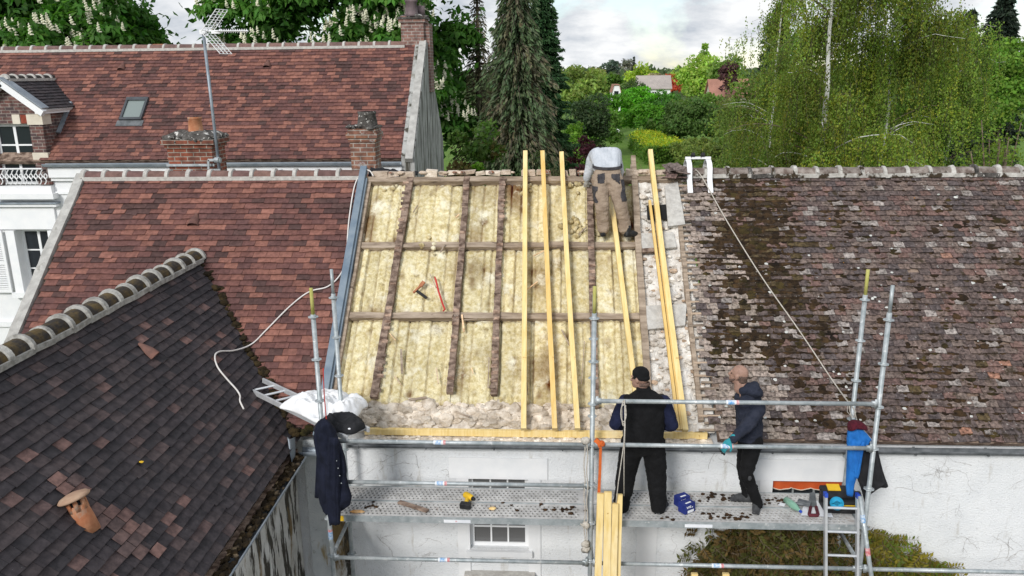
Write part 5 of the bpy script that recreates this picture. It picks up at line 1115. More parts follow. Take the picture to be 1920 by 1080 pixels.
def patch(src, cond, name, m, off=.006):
    me = src.data; used = {}; vs = []; fs = []
    for p in me.polygons:
        if all(cond(me.vertices[i].co) for i in p.vertices):
            q = []
            for i in p.vertices:
                if i not in used: used[i] = len(vs); vs.append(me.vertices[i].co+me.vertices[i].normal*off)
                q.append(used[i])
            fs.append(q)
    b = MB(); b.raw(vs, fs); o = b.build(name, m, src, True); o.modifiers.new('s', 'SOLIDIFY').thickness = .006; return o
def stander():                                                # the stout man in black, seen from behind
    o = Vector((1.035, 8.66, 3.505)); r, f = Vector((1, 0, 0)), Vector((0, 1, 0)); u = Vector((0, 0, 1))
    P = lambda x, y, z: o+r*x+f*y+u*z
    t = thing('person', 'stout person in black beanie and vest standing on the deck with his back turned', 'person', tuple(o))
    b = MB(); hc = P(-.055, .055, 1.655); hf = Vector((-.80, .60, -.10)); Ph, R = head(b, hc, hf, (0, .12, 1), 1.04)
    chain(b, [P(0, .02, 1.42), P(-.03, .035, 1.56)], [.08, .062])
    torso(b, [(P(0, 0, .86), .20, .14), (P(0, .02, 1.05), .215, .165), (P(0, .01, 1.25), .21, .155), (P(0, 0, 1.40), .19, .11), (P(0, .01, 1.47), .10, .07)], r, f)
    for s in (-1, 1): chain(b, [P(.105*s, 0, .9), P(.165*s, .03, .5), P(.21*s, .0, .10)], [.105, .07, .045])
    chain(b, [P(-.215, 0, 1.37), P(-.31, -.02, 1.12), P(-.22, .2, 1.03)], [.06, .048, .036]); chain(b, [P(.215, 0, 1.37), P(.31, .0, 1.10), P(.20, .2, 1.02)], [.06, .048, .036])
    hand(b, P(-.22, .2, 1.03), (.35, .8, .0), (.8, -.3, -.3), .6, 1); hand(b, P(.20, .2, 1.02), (-.5, .8, 0), (-.8, -.3, -.2), .6, -1)
    body = blob('body', b, M['skin'], t, .009, 2); eyes(Ph, t)
    b = MB()                                                  # trousers
    torso(b, [(P(0, 0, .76), .18, .14), (P(0, -.01, .86), .225, .175), (P(0, 0, .98), .225, .18), (P(0, .0, 1.06), .215, .175)], r, f)
    chain(b, [P(-.115, -.015, .88), P(-.175, .03, .50), P(-.225, -.02, .13), P(-.227, -.03, .06)], [.145, .122, .098, .092]); chain(b, [P(.115, -.015, .88), P(.170, .02, .50), P(.20, -.045, .13), P(.202, -.05, .06)], [.145, .122, .098, .092])
    blob('trousers', b, M['black'], t, .011, 3, (.010, 9, 1.6))
    b = MB(); torso(b, [(P(0, 0, .93), .225, .185), (P(0, .01, 1.0), .240, .20), (P(0, .02, 1.15), .245, .20), (P(.0, .01, 1.30), .245, .18), (P(0, 0, 1.40), .235, .145), (P(0, .0, 1.47), .17, .105), (P(-.005, .01, 1.52), .085, .085), (P(-.01, .015, 1.565), .08, .08)], r, f)
    for s in (-1, 1): b.ell(P(.205*s, 0, 1.385), (.07, .10, .085))
    v = blob('vest', b, M['black'], t, .011, 3, (.010, 7, .9))
    b = MB(); chain(b, [P(-.225, 0, 1.385), P(-.325, -.02, 1.12), P(-.235, .17, 1.02)], [.085, .078, .062]); blob('sleeve', b, M['royal'], t, .010, 3, (.010, 14, 1))
    b = MB(); chain(b, [P(.225, 0, 1.385), P(.325, .0, 1.10), P(.21, .17, 1.02)], [.085, .078, .062]); blob('sleeve', b, M['royal'], t, .010, 3, (.010, 14, 1))
    for (hx, hy, tx, ty) in ((-.20, -.085, -.30, .2), (.175, -.115, .34, .14)):
        b = MB(); shoe(b, P(hx, hy, 0), P(tx, ty, 0), .29, .053); blob('shoe', b, M['boot'], t, .010, 2)
    b = MB(); b.ell(Ph(0, -.014, .055), (.086, .105, .088), R); b.ell(Ph(0, -.02, .012), (.086, .108, .048), R)
    blob('beanie', b, M['black'], t, .009, 2, (.003, 40, 1))
    b = MB(); 
    for k in range(14): a = -1.2+k*2.4/13; b.cap(Ph(.081*sin(a+pi), .0+.10*cos(a+pi)-.012, -.045), Ph(.079*sin(a+pi), .098*cos(a+pi)-.012, -.07), .012, .010, 6)
    blob('hair', b, M['stubble'], t, .008, 2)
def walker():                                                 # the man in the hooded top, gripping the rail
    o = Vector((2.33, 8.74, 3.505)); u = Vector((0, 0, 1)); f = Vector((-.86, .51, 0)).normalized(); r = f.cross(u)
    W = lambda x, y, z: Vector((x, y, z+3.505))
    t = thing('person', 'balding person in a dark slate hooded top gripping the rail with a teal glove', 'person', tuple(o))
    hip, sh, nk, hc = W(2.28, 8.72, .92), W(2.24, 8.70, 1.40), W(2.19, 8.73, 1.52), W(2.115, 8.76, 1.695)
    ha, hb = W(2.27, 8.80, .93), W(2.31, 8.645, .93)                                     # far (right) and near (left) hip
    ka, kb = W(2.255, 8.83, .50), W(2.235, 8.60, .52); aa, ab = W(2.335, 8.90, .11), W(2.405, 8.63, .11)
    sl, sr = W(2.31, 8.52, 1.37), W(2.19, 8.89, 1.37); el = W(2.135, 8.385, 1.205); wl_ = W(1.965, 8.31, 1.085); er = W(2.23, 8.98, 1.12); wr_ = W(2.21, 8.88, .90)
    b = MB(); Ph, R = head(b, hc, (-.80, .55, .16), (.12, -.05, 1), 1.02); chain(b, [W(2.22, 8.71, 1.40), W(2.16, 8.735, 1.58)], [.07, .056])
    torso(b, [(hip-u*.04, .15, .10), (hip+u*.15, .145, .105), (W(2.25, 8.70, 1.25), .165, .115), (sh, .165, .09), (nk-u*.03, .07, .06)], r, f)
    chain(b, [ha, ka, aa], [.085, .058, .04]); chain(b, [hb, kb, ab], [.085, .058, .04]); chain(b, [sl, el, wl_], [.052, .042, .03]); chain(b, [sr, er, wr_], [.052, .042, .03])
    hd = Vector((-.42, .02, -.55)); hand(b, wl_, hd, (.25, .5, -.4), .35, 1); hand(b, wr_, (-.5, 0, -.8), (0, -1, 0), .5, 1)
    blob('body', b, M['skin'], t, .008, 2); eyes(Ph, t)
    b = MB(); torso(b, [(hip-u*.10, .135, .105), (hip-u*.03, .165, .125), (hip+u*.12, .16, .12)], r, f); chain(b, [ha-u*.02, ka, aa+u*.02, aa-u*.02], [.105, .076, .058, .056]); chain(b, [hb-u*.02, kb, ab+u*.02, ab-u*.02], [.108, .078, .058, .056])
    blob('trousers', b, M['black'], t, .010, 3, (.010, 12, 1.6))
    b = MB(); b.ell(kb+Vector((.03, -.07, -.02)), (.025, .012, .035)); blob('knee_patch', b, M['boot'], t, .008, 1)
    b = MB(); torso(b, [(hip+u*.0, .175, .135), (hip+u*.08, .178, .138), (W(2.26, 8.71, 1.12), .180, .140), (W(2.25, 8.70, 1.27), .192, .138), (sh+u*.0, .19, .115), (sh+u*.07, .13, .085), (nk+u*.02, .075, .07)], r, f)
    chain(b, [sl, el, wl_+Vector((.03, 0, .015))], [.080, .068, .050]); chain(b, [sr, er, wr_+Vector((.03, 0, .03))], [.078, .066, .048])
    b.ell(nk+Vector((.075, -.05, .01)), (.12, .115, .075), Matrix.Rotation(.35, 3, 'Y')); chain(b, [nk+Vector((-.05, -.09, .02)), nk+Vector((.09, -.09, .05)), nk+Vector((.12, .04, .04))], [.045, .055, .05])
    blob('hooded_top', b, M['navy2'], t, .010, 3, (.011, 10, 1.2))
    b = MB(); hand(b, wl_, hd, (.25, .5, -.4), .30, 1, 1.14); chain(b, [wl_+Vector((.035, 0, .04)), wl_], [.038, .034]); g = blob('glove', b, M['glove'], t, .0055, 1)
    b = MB()
    d = hd.normalized(); pn = Vector((.25, .5, -.4)); pn = (pn-d*pn.dot(d)).normalized(); a = d.cross(pn)
    for o_, L in ((.030, .068), (.010, .078), (-.010, .072), (-.030, .056)): b.ell(wl_+d*(.105+L*.75)*1.14+a*o_*1.35+pn*L*.72, (.013, .013, .015))
    b.build('glove_tip', M['black_plastic'], g, True)
    for heel, toe, an in ((W(2.42, 8.885, 0), W(2.10, 8.90, 0), None), (W(2.375, 8.57, 0), W(2.475, 8.86, 0), None)):
        b = MB(); shoe(b, heel, toe, .29, .052); blob('shoe', b, M['boot'], t, .009, 2)
    b = MB(); b.ell(Ph(0, -.022, -.002), (.079, .094, .066), R); b.ell(Ph(0, -.055, -.045), (.062, .055, .05), R); blob('hair', b, M['stubble'], t, .008, 2)
    b = MB(); b.ell(Ph(0, .050, -.085), (.046, .048, .036), R); b.cap(Ph(-.062, .02, -.05), Ph(-.04, .06, -.085), .014, .018); b.cap(Ph(.062, .02, -.05), Ph(.04, .06, -.085), .014, .018); blob('beard', b, M['stubble'], t, .008, 2)
def bender():                                                 # the man bent over the ridge
    o = RP(1150, 443, .0); t = thing('person', 'person in a pale grey shirt and khaki trousers bending over the open ridge', 'person', tuple(o))
    V = Vector; fl, fr_ = V((.70, 11.60, 6.285)), V((1.015, 11.60, 6.285)); kl, kr = V((.675, 11.58, 6.68)), V((.945, 11.60, 6.70)); hl, hr = V((.67, 11.74, 7.08)), V((.84, 11.74, 7.08))
    w_, mid, sh, hd = V((.755, 11.82, 7.24)), V((.745, 12.02, 7.385)), V((.735, 12.22, 7.37)), V((.73, 12.46, 7.25))
    sl, sr = V((.56, 12.20, 7.31)), V((.91, 12.20, 7.31)); el, er = V((.50, 12.22, 7.10)), V((.97, 12.30, 7.12)); wl_, wr_ = V((.475, 12.24, 6.97)), V((.97, 12.34, 6.98))
    x = V((1, 0, 0))
    b = MB(); head(b, hd, (0, .55, -.85), (0, .85, .5)); chain(b, [sh, hd-V((0, .08, -.02))], [.07, .055])
    for dx_ in (-.08, 0, .08): chain(b, [w_+x*dx_-V((0, 0, .03)), mid+x*dx_-V((0, 0, .02)), sh+x*dx_*1.2-V((0, 0, .04))], [.085, .085, .08])
    chain(b, [hl, kl, fl+V((0, .04, .08))], [.10, .065, .045]); chain(b, [hr, kr, fr_+V((0, .04, .08))], [.10, .065, .045]); chain(b, [hl, V((.755, 11.79, 7.12)), hr], [.085, .08, .085])
    chain(b, [sl, el, wl_], [.055, .045, .033]); chain(b, [sr, er, wr_], [.055, .045, .033]); hand(b, wl_, (0, .5, -.8), (0, .8, .5), .7, 1); hand(b, wr_, (0, .5, -.8), (0, .8, .5), .7, -1)
    blob('body', b, M['skin'], t, .009, 2)
    b = MB()
    for dx_ in (-.105, -.05, 0, .05, .105): chain(b, [w_+x*dx_*.92-V((0, .0, .03)), mid+x*dx_*1.12, sh+x*dx_*1.35-V((0, 0, .02))], [.105, .118, .105])
    chain(b, [sl-x*.01, el, wl_+V((0, 0, .04))], [.080, .070, .055]); chain(b, [sr+x*.01, er, wr_+V((0, 0, .04))], [.080, .070, .055]); chain(b, [sh, hd-V((0, .1, -.01))], [.09, .07])
    blob('shirt', b, M['grey_shirt'], t, .011, 3, (.009, 9, 1))
    b = MB()
    for dx_ in (-.09, -.03, .03, .09): chain(b, [V((.755+dx_, 11.75, 7.05)), V((.755+dx_, 11.785, 7.155))], [.120, .108])
    chain(b, [hl-V((.015, 0, .02)), kl, fl+V((0, .02, .14)), fl+V((0, .01, .08))], [.130, .098, .086, .090]); chain(b, [hr+V((.015, 0, -.02)), kr, fr_+V((0, .02, .14)), fr_+V((0, .01, .08))], [.130, .098, .086, .090])
    tr = blob('trousers', b, M['khaki'], t, .011, 3, (.012, 10, 2.2))
    patch(tr, lambda p: p.y < 11.74 and .60 < p.x < .712 and 7.02 < p.z < 7.16+.25*(p.x-.66), 'pocket', M['pocket'])
    patch(tr, lambda p: p.y < 11.74 and .80 < p.x < .93 and 7.155 > p.z > 7.03+(.93-p.x)*.75-.03, 'pocket', M['pocket'])
    patch(tr, lambda p: p.x < .60+.02*sin(p.z*30) and 6.74 < p.z < 6.98, 'side_pocket', M['pocket'])
    patch(tr, lambda p: p.x > .945+.01*sin(p.z*30) and 6.76 < p.z < 7.08, 'side_pocket', M['pocket'])
    b = MB(); K = 26
    def ringp(z, g): return [V((.755+(.212+g)*cos(2*pi*k/K), 11.795+(.122+g)*sin(2*pi*k/K)-.0, z+.09*(.5*sin(2*pi*k/K)+.5)*.6)) for k in range(K)]
    b.loft([ringp(7.205, -.006), ringp(7.205, .006), ringp(7.245, .006), ringp(7.245, -.006)], False); b.build('belt', M['pocket'], t)
    for fx, tx in ((fl, V((.69, 12.0, 6.3))), (fr_, V((1.25, 11.72, 6.26)))):
        b = MB(); shoe(b, fx+V((0, -.06, -.035)), tx+V((0, 0, -.035)), .28, .05); blob('shoe', b, M['black_plastic'], t, .010, 2)
    for wv_, s in ((wl_, 1), (wr_, -1)): b = MB(); hand(b, wv_, (0, .5, -.8), (0, .8, .5), .7, s, 1.15); blob('glove', b, M['glove_grey'], t, .006, 1)
stander(); walker(); bender()
# ================================================================== vegetation
def leaf_obj(name, cen, size, asp, col, nrm=None, m=None, parent=None, loc=(0, 0, 0), droop=0, axis=None, fold=.25):
    """many small pointed leaf faces: cen (n,3), size (n,), col (n,3)"""
    n = len(cen); ax = RNG.normal(size=(n, 3)) if axis is None else axis + RNG.normal(size=(n, 3))*.35
    ax[:, 2] -= droop; ax /= np.linalg.norm(ax, axis=1)[:, None]
    nr = RNG.normal(size=(n, 3)) + (np.array([0, 0, .6]) if nrm is None else nrm); nr -= ax*(nr*ax).sum(1)[:, None]; nr /= np.linalg.norm(nr, axis=1)[:, None]+1e-9
    sd_ = np.cross(ax, nr); s = size[:, None]
    v = np.stack([cen-ax*s*.5, cen+sd_*s*asp*.5+nr*s*fold*.2, cen+ax*s*.5-nr*s*fold*.2, cen-sd_*s*asp*.5+nr*s*fold*.2], 1).reshape(-1, 3) - np.array(loc)
    me = bpy.data.meshes.new(name); me.vertices.add(4*n); me.vertices.foreach_set('co', v.astype(np.float32).ravel())
    me.loops.add(4*n); me.loops.foreach_set('vertex_index', np.arange(4*n, dtype=np.int32)); me.polygons.add(n); me.polygons.foreach_set('loop_start', np.arange(0, 4*n, 4, dtype=np.int32)); me.polygons.foreach_set('loop_total', np.full(n, 4, np.int32))
    a = me.attributes.new('col', 'FLOAT_COLOR', 'POINT'); a.data.foreach_set('color', np.repeat(np.c_[col, np.ones(n)], 4, 0).astype(np.float32).ravel())
    me.materials.append(m or M['leaf']); me.update(); me.validate()
    o = bpy.data.objects.new(name, me); COL.objects.link(o)
    if parent is not None: o.parent = parent; o.matrix_parent_inverse = Matrix.Translation(-Vector(parent.location)); 
    if tuple(loc) != (0, 0, 0) : o.location = loc
    return o
LEAF_K = np.array((1.55, 1.5, 1.35))
def jitcol(base, n, j=.22, cl=None):
    base = np.array(base)*LEAF_K
    k = 1+RNG.uniform(-j, j, (n, 1)); h = 1+RNG.uniform(-.12, .12, (n, 3)); c = np.array(base)[None]*k*h
    return c if cl is None else c*cl[:, None]
def clumps(ce, rad, nc, cr, seedp=1.0, low=-.7):
    """clump centres over an ellipsoid crown, mostly near its skin"""
    d = RNG.normal(size=(nc*3, 3)); d /= np.linalg.norm(d, axis=1)[:, None]; d = d[d[:, 2] > low][:nc]
    return np.array(ce)+d*np.array(rad)*RNG.uniform(.45, 1.0, (len(d), 1))**.5*RNG.uniform(.82, 1.04, (len(d), 1))
def crown(name, ce, rad, nc, cr, nl, ls, base, parent, asp=.55, low=-.7, droop=.2, m=None, base2=None, j=.25, flat=.7):
    cc = clumps(ce, rad, nc, cr, low=low); nc = len(cc); k = RNG.integers(0, nc, nl); crs = cr*RNG.uniform(.6, 1.25, nc)
    d = RNG.normal(size=(nl, 3)); d /= np.linalg.norm(d, axis=1)[:, None]; d *= RNG.uniform(.3, 1, (nl, 1))**.6; d[:, 2] *= flat
    p = cc[k]+d*crs[k][:, None]; tone = RNG.uniform(.72, 1.28, nc)[k]
    col = jitcol(base, nl, j, tone)
    if base2 is not None: q = RNG.random(nc)[k] < .35; col[q] = jitcol(base2, nl, j, tone)[q]
    out_ = (p-np.array(ce))/np.array(rad); return leaf_obj(name, p, ls*RNG.uniform(.6, 1.3, nl), asp, col, nrm=out_*1.2+np.array([0, 0, .5]), parent=parent, droop=droop, m=m), cc
def trunk(name, base, top, r0, r1, m, parent, limbs=(), bend=.3, seg=8):
    b = MB(); base, top = Vector(base), Vector(top); sd = random.random()*50; pts = [base.lerp(top, i/8)+Vector((mn.noise(Vector((i*.5, sd, 0))), mn.noise(Vector((i*.5, sd, 7))), 0))*bend*(i/8) for i in range(9)]
    b.tube(pts, [r0+(r1-r0)*i/8 for i in range(9)], seg)
    for e in limbs:
        e = Vector(e); t = random.uniform(.35, .9); i = int(t*8); p = pts[i]; mid = p.lerp(e, .5)+Vector((random.uniform(-.1, .1), random.uniform(-.1, .1), .18))*(e-p).length*.6
        rr = (r0+(r1-r0)*t)*.45; b.tube([p, p.lerp(mid, .5), mid, mid.lerp(e, .6), e], [rr, rr*.85, rr*.6, rr*.4, rr*.15], 6)
    return b.build(name, m, parent, True)
def at(px, py, D):
    d = Vector(on(px, py, (0, 1, 0), (0, D, 0))); return d
def tree(label, px, top, wpx, D, base, kind='tree', nl=6000, ls=.25, base2=None, bottom=None, group=None, nc=60, cat='tree', asp=.55, barkm='bark', depth=1.0, low=-.7, flat=.7, m=None, crf=.42, droop=.2, part='crown', tr=True):
    ce0 = at(px, top, D); w_ = (at(px+wpx/2, top, D)-at(px-wpx/2, top, D)).length; zt = ce0.z; zb = at(px, bottom, D).z if bottom else zt*.18
    zb = max(zb, .0) if not ('bush' in kind or 'shrub' in kind) else .05; rad = (w_/2, w_/2*depth, (zt-zb)/2); ce = (ce0.x, D, (zt+zb)/2)
    t = thing(kind, label, cat, (ce0.x, D, 0), group); cr = min(rad)*crf
    r_ = (max(rad[0]-cr*.6, .1), max(rad[1]-cr*.6, .1), max(rad[2]-cr*.5, .1))
    _, cc = crown(part, ce, r_, nc, cr, nl, ls, base, t, asp, low, droop, base2=base2, flat=flat, m=m)
    if tr: trunk('trunk', (ce0.x, D, 0), (ce0.x, D, zb+(zt-zb)*.75), max(.05, w_*.022), .03, M[barkm], t, [tuple(cc[i]) for i in RNG.integers(0, len(cc), 9)])
    return t

def chestnut(label, px, top, wpx, D, bottom, nros, nflow):
    ce0 = at(px, top, D); w_ = (at(px+wpx/2, top, D)-at(px-wpx/2, top, D)).length; zt = ce0.z; zb = at(px, bottom, D).z; rad = np.array((w_/2, min(w_/2, 4.6), (zt-zb)/2)); ce = np.array((ce0.x, D, (zt+zb)/2))
    t = thing('chestnut_tree', label, 'tree', (ce0.x, D, 0), 'flowering chestnut trees')
    cr = 1.15; cc = clumps(ce, rad-.7, 130, cr, low=-.9); cc = cc[cc[:, 1] < D+1.5]; nc = len(cc)
    k = RNG.integers(0, nc, nros); d = RNG.normal(size=(nros, 3)); d /= np.linalg.norm(d, axis=1)[:, None]; d[:, 2] = np.abs(d[:, 2])*.8-.25; crs = cr*RNG.uniform(.55, 1.15, nc)
    p = cc[k]+d*crs[k][:, None]*RNG.uniform(.55, 1, (nros, 1)); tone = RNG.uniform(.75, 1.25, nc)[k]
    fl = np.where((d[:, 1] < .25) & (np.linalg.norm((p-ce)/rad, axis=1) > .74))[0]
    L = []; C_ = []; A_ = []; N_ = []                          # each rosette: six drooping leaflets
    up = d*.5+np.array([0, -.15, .8]); up /= np.linalg.norm(up, axis=1)[:, None]; rx = np.cross(up, RNG.normal(size=(nros, 3))); rx /= np.linalg.norm(rx, axis=1)[:, None]; ry = np.cross(up, rx)
    s = RNG.uniform(.24, .38, nros)
    for i in range(6):
        a = 2*pi*i/6; dr = rx*cos(a)+ry*sin(a)-up*.35; L.append(p+dr*s[:, None]*.5); A_.append(dr); N_.append(up); C_.append(jitcol((.056, .145, .024), nros, .25, tone))
    cen = np.concatenate(L); n = len(cen); ax = np.concatenate(A_)
    leaf_obj('crown', cen, np.tile(s, 6), .42, np.concatenate(C_), nrm=np.concatenate(N_)*3, parent=t, axis=ax*2.2, fold=.5)
    # inner leaves that close the crown
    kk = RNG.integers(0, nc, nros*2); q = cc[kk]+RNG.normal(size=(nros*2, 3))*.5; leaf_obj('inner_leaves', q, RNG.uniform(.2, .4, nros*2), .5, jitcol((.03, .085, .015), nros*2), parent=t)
    b = MB(); f = RNG.choice(fl, min(nflow, len(fl)), False); cnt = 0
    for i in f:
        if d[i][1] > .30 or p[i][1] > D: continue
        o_ = Vector(p[i])+Vector(up[i])*.16+Vector((0, -.14, .05)); h = random.uniform(.19, .32); ax_ = (Vector((random.uniform(-.15, .15), random.uniform(-.25, .05), 1))).normalized(); c = random.uniform(.85, 1.1)
        n_ = 5
        for q_ in range(11):
            tt = q_/10; rr = .058*(1-tt)**.8*(.75+.5*random.random())+.012; an = q_*2.4
            b.ell(o_+ax_*h*tt+Vector((cos(an), sin(an), 0))*rr*.55, (rr*.62+.012, rr*.62+.012, .026), None, 5, 4, (c*.85, c*.83, c*.66))
    M.setdefault('flower', mat('chestnut_flower', (.85, .85, .8), (1, 1, 1), 20, .9, attr=True)); b.build('flower_candles', M['flower'], t)
    trunk('trunk', (ce[0], D+.6, 0), (ce[0], D+.6, ce[2]+rad[2]*.4), .4, .12, M['bark'], t, [tuple(cc[i]) for i in RNG.integers(0, nc, 12)])
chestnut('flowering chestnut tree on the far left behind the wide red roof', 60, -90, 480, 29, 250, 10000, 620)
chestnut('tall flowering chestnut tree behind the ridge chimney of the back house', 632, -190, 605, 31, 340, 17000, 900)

def conifer(label, px, top, wpx, D, base, tiers=46, sparse=1.0, kind='conifer', droopy=.5, ls=.20, twig=None, group=None, nl=120, thin=1.0, pw=1.0):
    c0 = at(px, top, D); w_ = (at(px+wpx/2, top, D)-at(px-wpx/2, top, D)).length/2; zt = c0.z
    t = thing(kind, label, 'tree', (c0.x, D, 0), group); b = MB(); b.tube([(c0.x, D, 0), (c0.x, D, zt*.5), (c0.x, D, zt)], [.26, .16, .02], 8)
    P, A_, C_ = [], [], []
    for i in range(tiers):
        f = (i+.5)/tiers; z = .6+(zt-.6)*f; R_ = w_*min(1, (1-f)*1.5+.05)**pw*random.uniform(.75, 1.12); nb = int(7*sparse)+2
        for k in range(nb):
            an = 2*pi*(k+random.random()*.8)/nb+i; L_ = R_*random.uniform(.6, 1.1); e = Vector((cos(an), sin(an), 0)); n = max(8, int(nl*L_/w_)); pts = []
            for q in range(5): tt = q/4; pts.append(Vector((c0.x, D, z))+e*L_*tt+Vector((0, 0, .25*L_*tt-droopy*L_*tt*tt)))
            b.tube(pts, [.03, .024, .018, .012, .006], 4, False)
            tt = RNG.uniform(.12, 1, n)**.8; a = np.array([tuple(p) for p in pts]); idx = np.minimum((tt*4).astype(int), 3); fr_ = tt*4-idx; p = a[idx]*(1-fr_)[:, None]+a[idx+1]*fr_[:, None]
            sdv = np.array((-e.y, e.x, 0)); p = p+sdv*RNG.normal(size=(n, 1))*.13*L_*(1.1-tt)[:, None]*thin; hang = np.abs(RNG.normal(size=n))*.16*droopy*2; p[:, 2] -= hang
            P.append(p); A_.append(np.tile(np.array((e.x*.6, e.y*.6, -.7*droopy-.1)), (n, 1))); tone = random.uniform(.75, 1.25); C_.append(jitcol(twig if twig is not None and random.random() < .28 else base, n, .25)*tone)
    b.build('trunk', M['bark'], t, True); p = np.concatenate(P); n = len(p)
    leaf_obj('needles', p, ls*RNG.uniform(.6, 1.3, n), .30, np.concatenate(C_), parent=t, axis=np.concatenate(A_)*1.5, m=M['needle']); return t
conifer('tall grey-green spruce with drooping twigs in the middle', 965, -200, 225, 29, (.072, .108, .058), 74, 1.35, twig=(.10, .10, .065), kind='spruce_tree', droopy=.75, ls=.22, nl=110)
conifer('scraggy brownish conifer between the chestnut and the grey-green spruce', 893, -60, 150, 32, (.085, .092, .055), 46, 1.0, twig=(.15, .13, .085), kind='conifer', droopy=.6, ls=.16, nl=46, thin=1.6)
conifer('dense dark green conifer right behind the grey-green spruce', 1018, -10, 118, 40, (.030, .072, .030), 60, 1.8, kind='conifer', droopy=.15, ls=.30, nl=120, pw=.45)
tree('dark maple shrub with lobed leaves at the gable of the back house', 885, 195, 170, 24, (.055, .105, .022), 'maple_shrub', 7000, .16, (.10, .085, .03), 420, None, 60, 'shrub', .8, crf=.36)
tree('bright green young maple low in front of the dark maple shrub', 905, 268, 80, 22, (.11, .22, .03), 'maple_shrub', 2200, .13, None, 420, None, 26, 'shrub', .85)
tree('grey-leaved low shrub behind the ridge at the foot of the spruce', 1010, 275, 170, 28, (.06, .10, .03), 'shrub', 4500, .12, (.09, .10, .05), 400, None, 50, 'shrub', .4, depth=.5)
tree('spindly green shrub just behind the bending man', 1085, 285, 80, 26, (.07, .13, .025), 'shrub', 2500, .10, (.14, .13, .07), 390, None, 40, 'shrub', .35)

# mid garden and the far side of it
mid = [
 ('olive green tree behind the dark conifer', 1085, 112, 120, 140, (.14, .20, .05), 'tree', 3500, .7, None, 250),
 ('dark rounded evergreen bush beyond the lawn on the left', 1105, 160, 105, 60, (.035, .060, .026), 'evergreen_bush', 5000, .26, None, 330),
 ('dark purple-leaved shrub beside the lawn', 1092, 228, 78, 50, (.055, .018, .026), 'purple_shrub', 3000, .2, None, 330),
 ('light green bush between the dark evergreen and the conifer', 1080, 205, 60, 54, (.10, .19, .03), 'bush', 2200, .2, None, 330),
 ('leafy green bush along the left side of the lawn', 1128, 185, 92, 84, (.075, .15, .028), 'bush', 5000, .34, None, 312),
 ('big round dark green tree left of the white house', 1147, 128, 66, 150, (.06, .12, .02), 'tree', 1800, .75, None, 210),
 ('bright bush below the white house', 1155, 171, 76, 105, (.075, .20, .022), 'bush', 4200, .42, None, 270),
 ('yellow-green willow in the centre distance', 1205, 120, 90, 230, (.24, .33, .05), 'willow_tree', 2200, 1.0, None, 190),
 ('dark green tree right of the white house', 1182, 142, 70, 145, (.06, .105, .035), 'tree', 2000, .5, None, 215),
 ('vivid green bush in the middle of the garden', 1195, 158, 100, 135, (.075, .23, .02), 'bush', 3600, .5, None, 250),
 ('glossy dark green bush right of the vivid one', 1240, 165, 85, 132, (.055, .15, .025), 'bush', 3200, .5, None, 245),
 ('broad dome of green leaves above the clipped hedge', 1222, 190, 145, 99, (.065, .17, .02), 'bush', 8500, .38, None, 272),
 ('dark green hollow bush to the right of the dome', 1305, 172, 135, 92, (.055, .10, .028), 'bush', 7500, .36, None, 285),
 ('brownish green bush below the orange roofed house', 1368, 178, 120, 96, (.11, .13, .045), 'bush', 4200, .36, None, 280),
 ('red leaved tree in the distance', 1262, 134, 46, 190, (.33, .075, .045), 'red_tree', 1300, .8, None, 185),
 ('bare pinkish tree left of the red tree', 1232, 134, 70, 200, (.26, .22, .15), 'budding_tree', 900, .8, None, 175),
 ('pale green weeping willow with a slim top', 1318, 88, 120, 150, (.20, .30, .06), 'willow_tree', 4500, .6, None, 215),
 ('pointed poplar rising behind the willow', 1321, 72, 26, 165, (.17, .28, .05), 'poplar_tree', 900, .6, None, 150),
 ('green tree right of the willow in the distance', 1368, 92, 80, 140, (.10, .17, .04), 'tree', 2200, .6, None, 200),
 ('purple beech in the distance beside the willow', 1366, 112, 44, 125, (.07, .035, .04), 'purple_tree', 1300, .5, None, 185),
 ('pale budding birch clump far left of the willow', 1118, 118, 46, 200, (.20, .21, .08), 'birch_tree', 900, .8, None, 180),
 ('blue-grey pine on the skyline', 1146, 108, 44, 290, (.06, .09, .07), 'pine_tree', 900, 1.1, None, 150),
 ('thin bare grey tree on the skyline', 1176, 108, 40, 280, (.13, .14, .11), 'bare_tree', 500, .9, None, 150),
 ('green shrub bank behind the bramble', 1335, 262, 170, 60, (.10, .14, .035), 'bush', 6500, .22, None, 345),
 ('rough olive shrub bank directly right of the clipped hedge', 1302, 254, 110, 76, (.11, .15, .04), 'bush', 5000, .26, None, 330),
 ('shady green thicket closing the lawn behind the clipped hedge', 1268, 215, 120, 97, (.065, .13, .025), 'bush', 6000, .36, None, 275),
 ('low mixed green thicket between the vivid bush and the distant houses', 1190, 178, 130, 150, (.085, .17, .03), 'bush', 5000, .55, None, 250),
 ('mid green thicket before the orange roofed house', 1330, 168, 150, 122, (.08, .14, .03), 'bush', 6000, .45, None, 250),
 ('sprawling pale bush at the left foot of the birch', 1400, 230, 130, 46, (.085, .13, .03), 'bush', 5000, .18, None, 350)]
for (lab, px, top, wpx, D, base, kind, nl, ls, b2, bot) in mid:
    tree(lab, px, top, wpx, D, base, kind, nl, ls, b2, bot, None, 34, 'bush' if 'bush' in kind or 'shrub' in kind else 'tree', .6, tr=('bush' not in kind and 'shrub' not in kind), crf=.40, part='crown' if 'bush' not in kind and 'shrub' not in kind else 'foliage')
conifer('small pointed dark conifer on the skyline', 1189, 105, 18, 270, (.03, .045, .03), 16, .6, ls=1.0, nl=18)
conifer('dark fir on the right skyline behind the birches', 1822, 18, 120, 62, (.022, .036, .024), 44, 1.5, ls=.55, nl=80, kind='fir_tree', droopy=.3, thin=1.8, pw=.8)
conifer('tallest dark fir at the upper right corner', 1893, -50, 130, 66, (.018, .030, .021), 48, 1.5, ls=.55, nl=80, kind='fir_tree', droopy=.3, thin=1.8, pw=.8)
